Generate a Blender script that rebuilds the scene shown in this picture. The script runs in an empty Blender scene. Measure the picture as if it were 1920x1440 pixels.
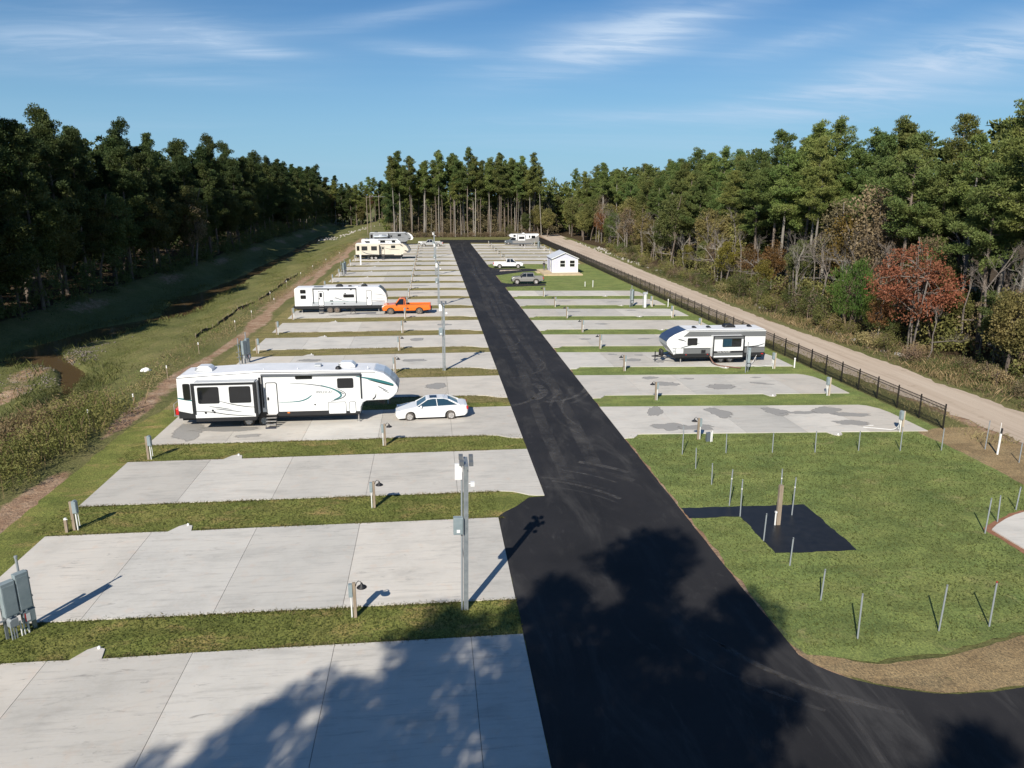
import bpy, bmesh, math, random
import numpy as np
from mathutils import Vector, noise as mnoise

sc = bpy.context.scene
col = sc.collection
R = math.radians

# ------------------------------------------------------------------ camera
CAM_H = 15.2
cam = bpy.data.cameras.new('camera'); co = bpy.data.objects.new('camera', cam); col.objects.link(co)
co.location = (0, 0, CAM_H)
co.rotation_euler = (R(90 - 14.283), 0, R(-6.038))
cam.sensor_width = 36; cam.lens = 26.625; cam.clip_start = .1; cam.clip_end = 6000
sc.camera = co
sc.render.engine = 'CYCLES'; sc.cycles.max_bounces = 6; sc.cycles.diffuse_bounces = 2; sc.cycles.glossy_bounces = 2; sc.cycles.transmission_bounces = 2; sc.cycles.transparent_max_bounces = 6
sc.render.resolution_x = 1024; sc.render.resolution_y = 768

# ------------------------------------------------------------------ sky, sun, exposure
SUN_EL, SUN_AZ = 35.0, 26.0            # shadows run 26 degrees right of the road
world = bpy.data.worlds.new('World'); sc.world = world; world.use_nodes = True
nt = world.node_tree; nt.nodes.clear()
def wn(t, **k):
    n = nt.nodes.new(t)
    for a, b in k.items(): setattr(n, a, b)
    return n
def wl(a, b): nt.links.new(a, b)
def wmath(op, a, b=None, clamp=False):
    n = wn('ShaderNodeMath', operation=op, use_clamp=clamp)
    for i, v in enumerate((a, b)):
        if v is None: continue
        if isinstance(v, (int, float)): n.inputs[i].default_value = v
        else: wl(v, n.inputs[i])
    return n.outputs[0]
sky = wn('ShaderNodeTexSky', sky_type='NISHITA', sun_disc=False)
sky.sun_elevation = R(SUN_EL); sky.sun_rotation = R(180 + SUN_AZ)
sky.altitude = 0; sky.air_density = 1.0; sky.dust_density = 0.0; sky.ozone_density = 3.5
tcw = wn('ShaderNodeTexCoord'); sep = wn('ShaderNodeSeparateXYZ'); wl(tcw.outputs['Generated'], sep.inputs[0])
zz = wmath('ADD', wmath('MAXIMUM', sep.outputs[2], 0.0), 0.13)
cx = wmath('DIVIDE', sep.outputs[0], zz); cy = wmath('DIVIDE', sep.outputs[1], zz)
def cloud_layer(sx, sy, rot, off, scale, detail, lo, hi, dist=.6):
    cmb = wn('ShaderNodeCombineXYZ')
    wl(cx, cmb.inputs[0]); wl(cy, cmb.inputs[1])
    mp = wn('ShaderNodeMapping'); wl(cmb.outputs[0], mp.inputs[0])
    mp.inputs['Rotation'].default_value = (0, 0, R(rot)); mp.inputs['Scale'].default_value = (sx, sy, 1); mp.inputs['Location'].default_value = off
    nz = wn('ShaderNodeTexNoise'); wl(mp.outputs[0], nz.inputs['Vector'])
    nz.inputs['Scale'].default_value = scale; nz.inputs['Detail'].default_value = detail; nz.inputs['Roughness'].default_value = .6; nz.inputs['Distortion'].default_value = dist
    mr = wn('ShaderNodeMapRange', interpolation_type='SMOOTHSTEP'); wl(nz.outputs['Fac'], mr.inputs[0])
    mr.inputs[1].default_value = lo; mr.inputs[2].default_value = hi
    return mr.outputs[0]
fib = cloud_layer(.30, 1.5, -16, (1.3, 5.2, 0), 1.1, 10, .26, .70, 1.3)
fib2 = cloud_layer(.8, 2.4, -20, (4.3, 0.2, 0), 2.6, 10, .40, .66, 1.0)
thin = cloud_layer(.25, 1.2, -8, (7.3, 2.2, 0), .8, 7, .44, .80, .6)
az = wmath('MULTIPLY', wmath('ARCTAN2', sep.outputs[0], sep.outputs[1]), 57.2958); el = wmath('MULTIPLY', wmath('ARCSINE', sep.outputs[2]), 57.2958)
# cirrus banks: azimuth, elevation, half sizes in degrees, tilt, strength
CIRRUS = [(-20.6, 9.09, 9.28, 1.29, 3, 0.75), (-16.19, 10.18, 6.46, 1.13, -12, 0.45), (-11.38, 9.01, 3.03, 0.32, -2, 0.6), (0.25, 9.43, 4.24, 0.44, -4, 0.65), (11.62, 9.93, 6.86, 1.37, 14, 0.95), (18.1, 11.06, 7.26, 1.05, 14, 0.8), (14.23, 9.04, 6.05, 0.65, 5, 0.7), (34.32, 7.61, 10.49, 1.53, 12, 0.75), (36.2, 8.36, 6.46, 1.61, 8, 0.55), (20.61, 5.13, 14.53, 0.65, 1, 0.42), (-16.52, 7.01, 6.86, 0.44, 0, 0.35), (-1.33, 11.7, 7.67, 0.56, 10, 0.4), (28.57, 10.31, 6.05, 0.89, 16, 0.4), (26.39, 6.2, 3.63, 0.32, 2, 0.4), (23.77, 9.35, 4.44, 0.48, 10, 0.35)]
acc = None
for a0, e0, sa, se, tl, st_ in CIRRUS:
    dx = wmath('SUBTRACT', az, a0); dy = wmath('SUBTRACT', el, e0); ct, sn = math.cos(R(tl)), math.sin(R(tl))
    p_ = wmath('ADD', wmath('MULTIPLY', dx, ct/sa), wmath('MULTIPLY', dy, sn/sa)); q_ = wmath('ADD', wmath('MULTIPLY', dx, -sn/se), wmath('MULTIPLY', dy, ct/se))
    gsn = wmath('MULTIPLY', wmath('EXPONENT', wmath('MULTIPLY', wmath('ADD', wmath('MULTIPLY', p_, p_), wmath('MULTIPLY', q_, q_)), -1.0)), st_)
    acc = gsn if acc is None else wmath('ADD', acc, gsn)
band = cloud_layer(.5, 1.0, -14, (3.1, 1.7, 0), .5, 3, .50, .72, .3)
seen = wn('ShaderNodeMapRange', interpolation_type='SMOOTHSTEP'); wl(wmath('ABSOLUTE', wmath('SUBTRACT', az, 6.0)), seen.inputs[0]); seen.inputs[1].default_value = 32; seen.inputs[2].default_value = 44
acc = wmath('ADD', acc, wmath('MULTIPLY', wmath('MULTIPLY', band, .7), seen.outputs[0]))
msk = wmath('ADD', wmath('MULTIPLY', acc, wmath('ADD', wmath('ADD', wmath('MULTIPLY', fib, .55), wmath('MULTIPLY', fib2, .34)), .12)), wmath('MULTIPLY', thin, .16), True)
gm = wn('ShaderNodeHueSaturation'); wl(sky.outputs[0], gm.inputs['Color']); gm.inputs['Saturation'].default_value = 1.0; gm.inputs['Value'].default_value = 1.0
tint = wn('ShaderNodeMix', data_type='RGBA', blend_type='MULTIPLY'); tint.inputs[0].default_value = 1; wl(gm.outputs[0], tint.inputs[6]); tint.inputs[7].default_value = (.52, .87, 1.15, 1)
hz = wn('ShaderNodeMapRange', interpolation_type='SMOOTHSTEP'); wl(el, hz.inputs[0]); hz.inputs[1].default_value = 15; hz.inputs[2].default_value = -2; hz.inputs[3].default_value = 0; hz.inputs[4].default_value = .85
hzm = wn('ShaderNodeMix', data_type='RGBA'); wl(hz.outputs[0], hzm.inputs[0]); wl(tint.outputs[2], hzm.inputs[6]); hzm.inputs[7].default_value = (4.5, 7.6, 10.3, 1)
mixc = wn('ShaderNodeMix', data_type='RGBA'); wl(msk, mixc.inputs[0]); wl(hzm.outputs[2], mixc.inputs[6]); mixc.inputs[7].default_value = (7.4, 9.4, 12.0, 1)
bg = wn('ShaderNodeBackground'); wl(mixc.outputs[2], bg.inputs[0]); bg.inputs[1].default_value = .062
wo = wn('ShaderNodeOutputWorld'); wl(bg.outputs[0], wo.inputs[0])

sun = bpy.data.lights.new('sun', 'SUN'); sun.energy = 5.0; sun.angle = R(.53); sun.color = (1.0, .935, .83)
so = bpy.data.objects.new('sun', sun); col.objects.link(so)
ld = Vector((math.sin(R(SUN_AZ)) * math.cos(R(SUN_EL)), math.cos(R(SUN_AZ)) * math.cos(R(SUN_EL)), -math.sin(R(SUN_EL))))
so.rotation_euler = ld.to_track_quat('-Z', 'Y').to_euler(); so.location = (-40, -80, 80)

sc.view_settings.view_transform = 'Standard'; sc.view_settings.look = 'None'; sc.view_settings.gamma = 1
sc.view_settings.use_curve_mapping = False; sc.view_settings.exposure = 0.25

# ------------------------------------------------------------------ helpers
class MB:
    def __init__(s): s.v = []; s.f = []
    def add(s, vs, fs):
        b = len(s.v); s.v += [tuple(p) for p in vs]; s.f += [[b + i for i in q] for q in fs]
    def box(s, x0, x1, y0, y1, z0, z1):
        s.add([(x0,y0,z0),(x1,y0,z0),(x1,y1,z0),(x0,y1,z0),(x0,y0,z1),(x1,y0,z1),(x1,y1,z1),(x0,y1,z1)],
              [(0,3,2,1),(4,5,6,7),(0,1,5,4),(1,2,6,5),(2,3,7,6),(3,0,4,7)]); return s
    def prism(s, poly, axis, a0, a1):
        n = len(poly)
        def P(p, a): return (p[0], a, p[1]) if axis == 'y' else ((a, p[0], p[1]) if axis == 'x' else (p[0], p[1], a))
        s.add([P(p, a0) for p in poly] + [P(p, a1) for p in poly],
              [list(range(n)), list(range(2*n-1, n-1, -1))] + [[(i+1) % n, i, n+i, n+(i+1) % n] for i in range(n)]); return s
    def tube(s, pts, rad, sides=6, cap=True):
        pts = [Vector(p) for p in pts]; n = len(pts); vs = []; fs = []
        rad = rad if hasattr(rad, '__len__') else [rad] * n
        for i, p in enumerate(pts):
            d = (pts[min(i+1, n-1)] - pts[max(i-1, 0)]); d = d.normalized() if d.length > 1e-9 else Vector((0,0,1))
            a = d.orthogonal() if abs(d.z) < .99 else Vector((1,0,0)); a = (a - d * a.dot(d)).normalized(); b = d.cross(a)
            for k in range(sides):
                t = 2 * math.pi * k / sides; vs.append(p + (a * math.cos(t) + b * math.sin(t)) * rad[i])
        for i in range(n - 1):
            for k in range(sides):
                k2 = (k + 1) % sides; fs.append([i*sides+k, i*sides+k2, (i+1)*sides+k2, (i+1)*sides+k])
        if cap: fs += [list(range(sides-1, -1, -1)), list(range((n-1)*sides, n*sides))]
        s.add(vs, fs); return s
    def lathe(s, prof, c, axis='z', seg=16):
        vs = []; fs = []; n = len(prof)
        for k in range(seg):
            t = 2*math.pi*k/seg
            for r_, h in prof:
                a, b = r_*math.cos(t), r_*math.sin(t)
                vs.append((c[0]+a, c[1]+b, c[2]+h) if axis == 'z' else ((c[0]+a, c[1]+h, c[2]+b) if axis == 'y' else (c[0]+h, c[1]+a, c[2]+b)))
        for k in range(seg):
            k2 = (k+1) % seg
            for i in range(n-1): fs.append([k*n+i, k2*n+i, k2*n+i+1, k*n+i+1])
        s.add(vs, fs); return s
    def rrect(s, x0, x1, z0, z1, y0, y1, r=.05, k=3):
        return s.prism(rr(x0, x1, z0, z1, r, k), 'y', y0, y1)
def rr(x0, x1, z0, z1, r=.05, k=3):
    r = min(r, abs(x1-x0)/2.01, abs(z1-z0)/2.01); P = []
    for cx_, cz_, a0 in ((x1-r, z0+r, -90), (x1-r, z1-r, 0), (x0+r, z1-r, 90), (x0+r, z0+r, 180)):
        for i in range(k+1):
            t = R(a0 + 90*i/k); P.append((cx_ + r*math.cos(t), cz_ + r*math.sin(t)))
    return P
def fixn(me):
    bm = bmesh.new(); bm.from_mesh(me); bmesh.ops.recalc_face_normals(bm, faces=bm.faces); bm.to_mesh(me); bm.free()
def mk(name, mb, mat, parent=None, loc=None, smooth=False, bevel=0, fix=True, off=None):
    me = bpy.data.meshes.new(name)
    vs = mb.v if off is None else [(p[0]-off[0], p[1]-off[1], p[2]-off[2]) for p in mb.v]
    me.from_pydata(vs, [], mb.f)
    if fix: fixn(me)
    me.materials.append(mat)
    o = bpy.data.objects.new(name, me); col.objects.link(o)
    if parent: o.parent = parent
    if loc: o.location = loc
    if smooth: me.shade_smooth()
    if bevel:
        m = o.modifiers.new('bevel', 'BEVEL'); m.width = bevel; m.segments = 2; m.limit_method = 'ANGLE'; m.angle_limit = R(35)
        m.use_clamp_overlap = True
    return o
def np_mesh(name, verts, quads, mat, cols=None):
    me = bpy.data.meshes.new(name); v = np.asarray(verts, dtype=np.float32); q = np.asarray(quads, dtype=np.int32)
    k = q.shape[1]
    me.vertices.add(len(v)); me.vertices.foreach_set('co', v.ravel())
    me.loops.add(q.size); me.loops.foreach_set('vertex_index', q.ravel())
    me.polygons.add(len(q)); me.polygons.foreach_set('loop_start', np.arange(0, q.size, k, dtype=np.int32))
    if cols is not None:
        a = me.color_attributes.new('mask', 'FLOAT_COLOR', 'POINT'); a.data.foreach_set('color', np.asarray(cols, dtype=np.float32).ravel())
    me.update(calc_edges=True); me.validate(); me.materials.append(mat); return me
def tag(o, label=None, cat=None, group=None, kind=None):
    if label: o['label'] = label
    if cat: o['category'] = cat
    if group: o['group'] = group
    if kind: o['kind'] = kind
    return o
def empty(name, loc=(0,0,0), rz=0):
    o = bpy.data.objects.new(name, None); o.empty_display_size = .3; col.objects.link(o); o.location = loc; o.rotation_euler = (0,0,rz); return o
def thing(name, label, cat, loc=(0,0,0), rz=0, group=None): return tag(empty(name, loc, rz), label, cat, group)
def struct(o): o['kind'] = 'structure'; return o
def kids(o): return KID.get(o.name, [])
def copy_tree(o, parent=None):
    c = o.copy(); col.objects.link(c)
    if parent: c.parent = parent
    for ch in list(o.children): copy_tree(ch, c)
    return c
ORD = ['first','second','third','fourth','fifth','sixth','seventh','eighth','ninth','tenth','eleventh','twelfth','thirteenth','fourteenth','fifteenth','sixteenth','seventeenth','eighteenth','nineteenth','twentieth','twenty-first','twenty-second','twenty-third','twenty-fourth']

# ------------------------------------------------------------------ materials
def mat(name, base=(.5,.5,.5), rough=.6, metal=0, spec=.5, coat=0):
    m = bpy.data.materials.new(name); m.use_nodes = True; b = m.node_tree.nodes['Principled BSDF']
    b.inputs['Base Color'].default_value = (*base, 1); b.inputs['Roughness'].default_value = rough; b.inputs['Metallic'].default_value = metal
    b.inputs['Specular IOR Level'].default_value = spec; b.inputs['Coat Weight'].default_value = coat
    return m
class NT:
    def __init__(s, m): s.m = m; s.t = m.node_tree; s.b = s.t.nodes['Principled BSDF']
    def n(s, t, **k):
        n = s.t.nodes.new(t)
        for a, b in k.items(): setattr(n, a, b)
        return n
    def l(s, a, b): s.t.links.new(a, b)
    def pos(s, kind='Position', scale=(1,1,1), rot=0):
        if kind == 'Position': o = s.n('ShaderNodeNewGeometry').outputs['Position']
        else: o = s.n('ShaderNodeTexCoord').outputs[kind]
        mp = s.n('ShaderNodeMapping'); s.l(o, mp.inputs[0]); mp.inputs['Scale'].default_value = scale; mp.inputs['Rotation'].default_value = (0,0,rot); return mp.outputs[0]
    def noise(s, vec, scale, detail=4, rough=.55, dist=0):
        n = s.n('ShaderNodeTexNoise'); s.l(vec, n.inputs['Vector']); n.inputs['Scale'].default_value = scale; n.inputs['Detail'].default_value = detail
        n.inputs['Roughness'].default_value = rough; n.inputs['Distortion'].default_value = dist; return n.outputs['Fac']
    def ramp(s, f, stops):
        r = s.n('ShaderNodeValToRGB'); s.l(f, r.inputs[0]); e = r.color_ramp.elements
        while len(e) < len(stops): e.new(.5)
        for q, (p, c) in zip(e, stops): q.position = p; q.color = (*c, 1) if len(c) == 3 else c
        return r.outputs[0]
    def rng(s, f, a, b, c=0, d=1):
        r = s.n('ShaderNodeMapRange', interpolation_type='SMOOTHSTEP'); s.l(f, r.inputs[0])
        for i, v in zip((1,2,3,4), (a,b,c,d)): r.inputs[i].default_value = v
        return r.outputs[0]
    def mix(s, f, a, b, mode='MIX'):
        n = s.n('ShaderNodeMix', data_type='RGBA', blend_type=mode)
        for i, v in ((0, f), (6, a), (7, b)):
            if isinstance(v, (int, float)): n.inputs[i].default_value = v
            elif isinstance(v, tuple): n.inputs[i].default_value = (*v, 1)
            else: s.l(v, n.inputs[i])
        return n.outputs[2]
    def math(s, op, a, b=None):
        n = s.n('ShaderNodeMath', operation=op)
        for i, v in enumerate((a, b)):
            if v is None: continue
            if isinstance(v, (int, float)): n.inputs[i].default_value = v
            else: s.l(v, n.inputs[i])
        return n.outputs[0]
    def base(s, c): s.l(c, s.b.inputs['Base Color'])
    def bump(s, h, strength=.5, dist=.05):
        n = s.n('ShaderNodeBump'); n.inputs['Strength'].default_value = strength; n.inputs['Distance'].default_value = dist; s.l(h, n.inputs['Height']); s.l(n.outputs[0], s.b.inputs['Normal'])
    def rand(s): return s.n('ShaderNodeObjectInfo').outputs['Random']

def m_concrete():
    m = mat('concrete', rough=.85, spec=.25); q = NT(m); p = q.pos(); brush = q.pos(scale=(.35, 4.5, 1))
    c = q.ramp(q.noise(p, .35, 5, .6), [(.3, (.455,.438,.398)), (.5, (.54,.517,.468)), (.75, (.60,.565,.505))])
    c = q.mix(q.rng(q.noise(brush, 1.3, 6, .7), .50, .72, 0, .6), c, (.33,.315,.29))
    c = q.mix(q.rng(q.noise(p, 1.7, 5, .6), .54, .74, 0, .45), c, (.56,.455,.37))
    c = q.mix(q.rng(q.noise(p, 9, 4, .7), .35, .75, 0, .35), c, (.56,.555,.54))
    c = q.mix(q.math('MULTIPLY', q.rng(q.noise(q.pos(scale=(1.2, 5, 1)), .8, 8, .75, .8), .56, .70), q.rng(q.noise(p, .12, 3), .44, .60, 0, .8)), c, (.23,.22,.205))
    c = q.mix(q.rng(q.noise(q.pos(scale=(.5, 1.6, 1)), .5, 6, .65, .5), .52, .72, 0, .45), c, (.33,.32,.295))
    rnd = q.math('ADD', q.math('MULTIPLY', q.rand(), .22), .92)
    c = q.mix(q.math('MULTIPLY', q.math('FRACT', q.math('MULTIPLY', q.rand(), 5.7)), .5), c, q.mix(1.0, c, (1.06,.98,.90), 'MULTIPLY'))
    hs = q.n('ShaderNodeHueSaturation'); q.l(c, hs.inputs['Color']); q.l(rnd, hs.inputs['Value']); q.base(hs.outputs[0])
    q.bump(q.noise(q.pos(scale=(1, 6, 1)), 14, 4), .25, .01); return m
def m_asphalt():
    m = mat('asphalt', rough=.8, spec=.18); q = NT(m); p = q.pos(); ln = q.pos(scale=(1.0, .22, 1), rot=R(2))
    c = q.ramp(q.noise(p, .22, 4), [(.3, (.019,.0186,.020)), (.7, (.031,.0298,.0312))])
    lane = q.noise(ln, .55, 6, .68, .8)
    c = q.mix(q.rng(lane, .47, .78, 0, .7), c, (.074,.072,.071))
    c = q.mix(q.rng(q.noise(q.pos(scale=(1.3,.5,1), rot=R(24)), .9, 7, .72, 1.4), .55, .80, 0, .55), c, (.085,.082,.079))
    c = q.mix(q.rng(q.noise(p, 60, 2), .70, .78, 0, .8), c, (.16,.15,.14))
    c = q.mix(q.rng(q.noise(p, 3.1, 8, .8), .70, .80, 0, .6), c, (.20,.19,.17))
    q.base(c)
    q.l(q.rng(lane, .4, .8, .72, .9), q.b.inputs['Roughness']); q.bump(q.noise(p, 45, 3), .5, .012); return m
def m_lawn(name, stops, dry, dry_lo, dry_hi, sod=True):
    m = mat(name, rough=.9, spec=.12); q = NT(m); p = q.pos()
    c = q.ramp(q.noise(q.pos(scale=(1,1.5,1)), .33, 5, .65), stops)
    if sod:
        br = q.n('ShaderNodeTexBrick'); q.l(q.pos(scale=(1,1,1)), br.inputs['Vector']); br.inputs['Scale'].default_value = 1
        br.inputs['Brick Width'].default_value = 1.25; br.inputs['Row Height'].default_value = .62; br.inputs['Mortar Size'].default_value = 0
        br.inputs['Color1'].default_value = (.72,.72,.72,1); br.inputs['Color2'].default_value = (1.25,1.25,1.2,1)
        c = q.mix(.55, c, br.outputs[0], 'MULTIPLY')
    c = q.mix(q.rng(q.noise(q.pos(scale=(.8,1.5,1)), .55, 6, .7, .5), dry_lo, dry_hi, 0, .85), c, dry)
    fine = q.noise(q.pos(scale=(1,.55,1)), 16, 6, .8)
    c = q.mix(q.rng(fine, .42, .68, 0, .75), c, q.mix(1.0, c, (2.1,1.95,1.7), 'MULTIPLY'))
    c = q.mix(q.rng(fine, .50, .30, 0, .7), c, q.mix(1.0, c, (.40,.44,.42), 'MULTIPLY'))
    q.base(c); q.bump(q.noise(p, 13, 5, .75), .9, .07); return m
def m_ground():
    m = mat('rough_ground', rough=.95, spec=.1); q = NT(m); p = q.pos()
    at = q.n('ShaderNodeVertexColor', layer_name='mask'); sp = q.n('ShaderNodeSeparateColor'); q.l(at.outputs[0], sp.inputs[0])
    n1 = q.noise(p, .16, 6, .7); n2 = q.noise(q.pos(scale=(1,.4,1), rot=R(-14)), .7, 6, .75, .8); fine = q.noise(p, 7, 6, .8)
    g = q.ramp(n1, [(.28, (.105,.118,.042)), (.48, (.155,.155,.060)), (.64, (.195,.178,.078)), (.80, (.25,.215,.115))])
    g = q.mix(q.rng(n2, .55, .72, 0, .5), g, (.235,.20,.105))
    lush = q.ramp(n1, [(.3, (.105,.122,.042)), (.7, (.160,.158,.064))])
    wig = lambda ch, a=.55: q.rng(q.math('ADD', sp.outputs[ch], q.math('MULTIPLY', q.math('SUBTRACT', q.noise(p, .9, 6, .75), .5), a)), .35, .62)
    g = q.mix(wig(2, .9), g, lush)
    dirt = q.ramp(q.noise(p, .8, 6, .7), [(.25, (.22,.125,.075)), (.5, (.36,.24,.16)), (.7, (.50,.39,.285))])
    litter = q.ramp(q.noise(p, 1.2, 6, .75), [(.3, (.035,.028,.017)), (.55, (.085,.06,.036)), (.75, (.13,.10,.06))])
    g = q.mix(wig(1, .8), g, litter); g = q.mix(wig(0, .9), g, dirt)
    g = q.mix(q.rng(fine, .42, .72, 0, .55), g, q.mix(1.0, g, (1.8,1.75,1.6), 'MULTIPLY'))
    g = q.mix(q.rng(fine, .52, .32, 0, .6), g, q.mix(1.0, g, (.45,.47,.45), 'MULTIPLY'))
    q.base(g); q.bump(q.math('ADD', q.noise(p, 5, 6, .75), q.math('MULTIPLY', q.noise(p, 1.1, 4), 1.2)), 1.0, .14); return m
def m_gravel():
    m = mat('gravel', rough=.95, spec=.1); q = NT(m); p = q.pos(); ln = q.pos(scale=(1.4,.05,1))
    c = q.ramp(q.noise(ln, .9, 6, .65, .3), [(.3, (.40,.315,.24)), (.5, (.53,.43,.335)), (.72, (.60,.505,.405))])
    c = q.mix(q.rng(q.noise(p, 8, 6, .8), .45, .7, 0, .5), c, (.50,.43,.35)); c = q.mix(q.rng(q.noise(p, .7, 5, .7), .58, .75, 0, .5), c, (.24,.18,.13))
    q.base(c); q.bump(q.noise(p, 10, 6, .8), .7, .05); return m
def m_leaf(name, a, b, trans=.22, hv=.25):
    m = mat(name, rough=.62, spec=.22); q = NT(m)
    c = q.mix(q.rng(q.noise(q.pos('Object'), .42, 3, .6), .3, .7), a, b)
    rnd = q.rand()
    hs = q.n('ShaderNodeHueSaturation'); q.l(c, hs.inputs['Color'])
    q.l(q.math('ADD', q.math('MULTIPLY', rnd, .05), .475), hs.inputs['Hue']); q.l(q.math('ADD', q.math('MULTIPLY', q.math('FRACT', q.math('MULTIPLY', rnd, 7.3)), hv*2), 1-hv), hs.inputs['Value'])
    q.base(hs.outputs[0])
    tr = q.n('ShaderNodeBsdfTranslucent'); q.l(hs.outputs[0], tr.inputs[0]); mx = q.n('ShaderNodeMixShader'); mx.inputs[0].default_value = trans
    out = q.t.nodes['Material Output']; q.l(q.b.outputs[0], mx.inputs[1]); q.l(tr.outputs[0], mx.inputs[2]); q.l(mx.outputs[0], out.inputs[0]); return m
def m_bark(name, a, b):
    m = mat(name, rough=.95, spec=.1); q = NT(m)
    c = q.ramp(q.noise(q.pos('Object', (4,4,.8)), 1.6, 5, .7), [(.35, a), (.65, b)]); rnd = q.math('ADD', q.math('MULTIPLY', q.rand(), .5), .75)
    hs = q.n('ShaderNodeHueSaturation'); q.l(c, hs.inputs['Color']); q.l(rnd, hs.inputs['Value']); q.base(hs.outputs[0]); return m
def m_vary(name, a, b, scale=3, rough=.7, metal=0, sc3=(1,1,1), spec=.4):
    m = mat(name, rough=rough, metal=metal, spec=spec); q = NT(m); q.base(q.ramp(q.noise(q.pos('Object', sc3), scale, 5, .65), [(.3, a), (.7, b)])); return m
def m_rvwhite(name, a, b):
    m = mat(name, rough=.28, spec=.5, coat=.25); q = NT(m)
    q.base(q.ramp(q.noise(q.pos('Object', (1,1,.35)), 1.1, 6, .7), [(.3, a), (.75, b)])); return m

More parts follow.
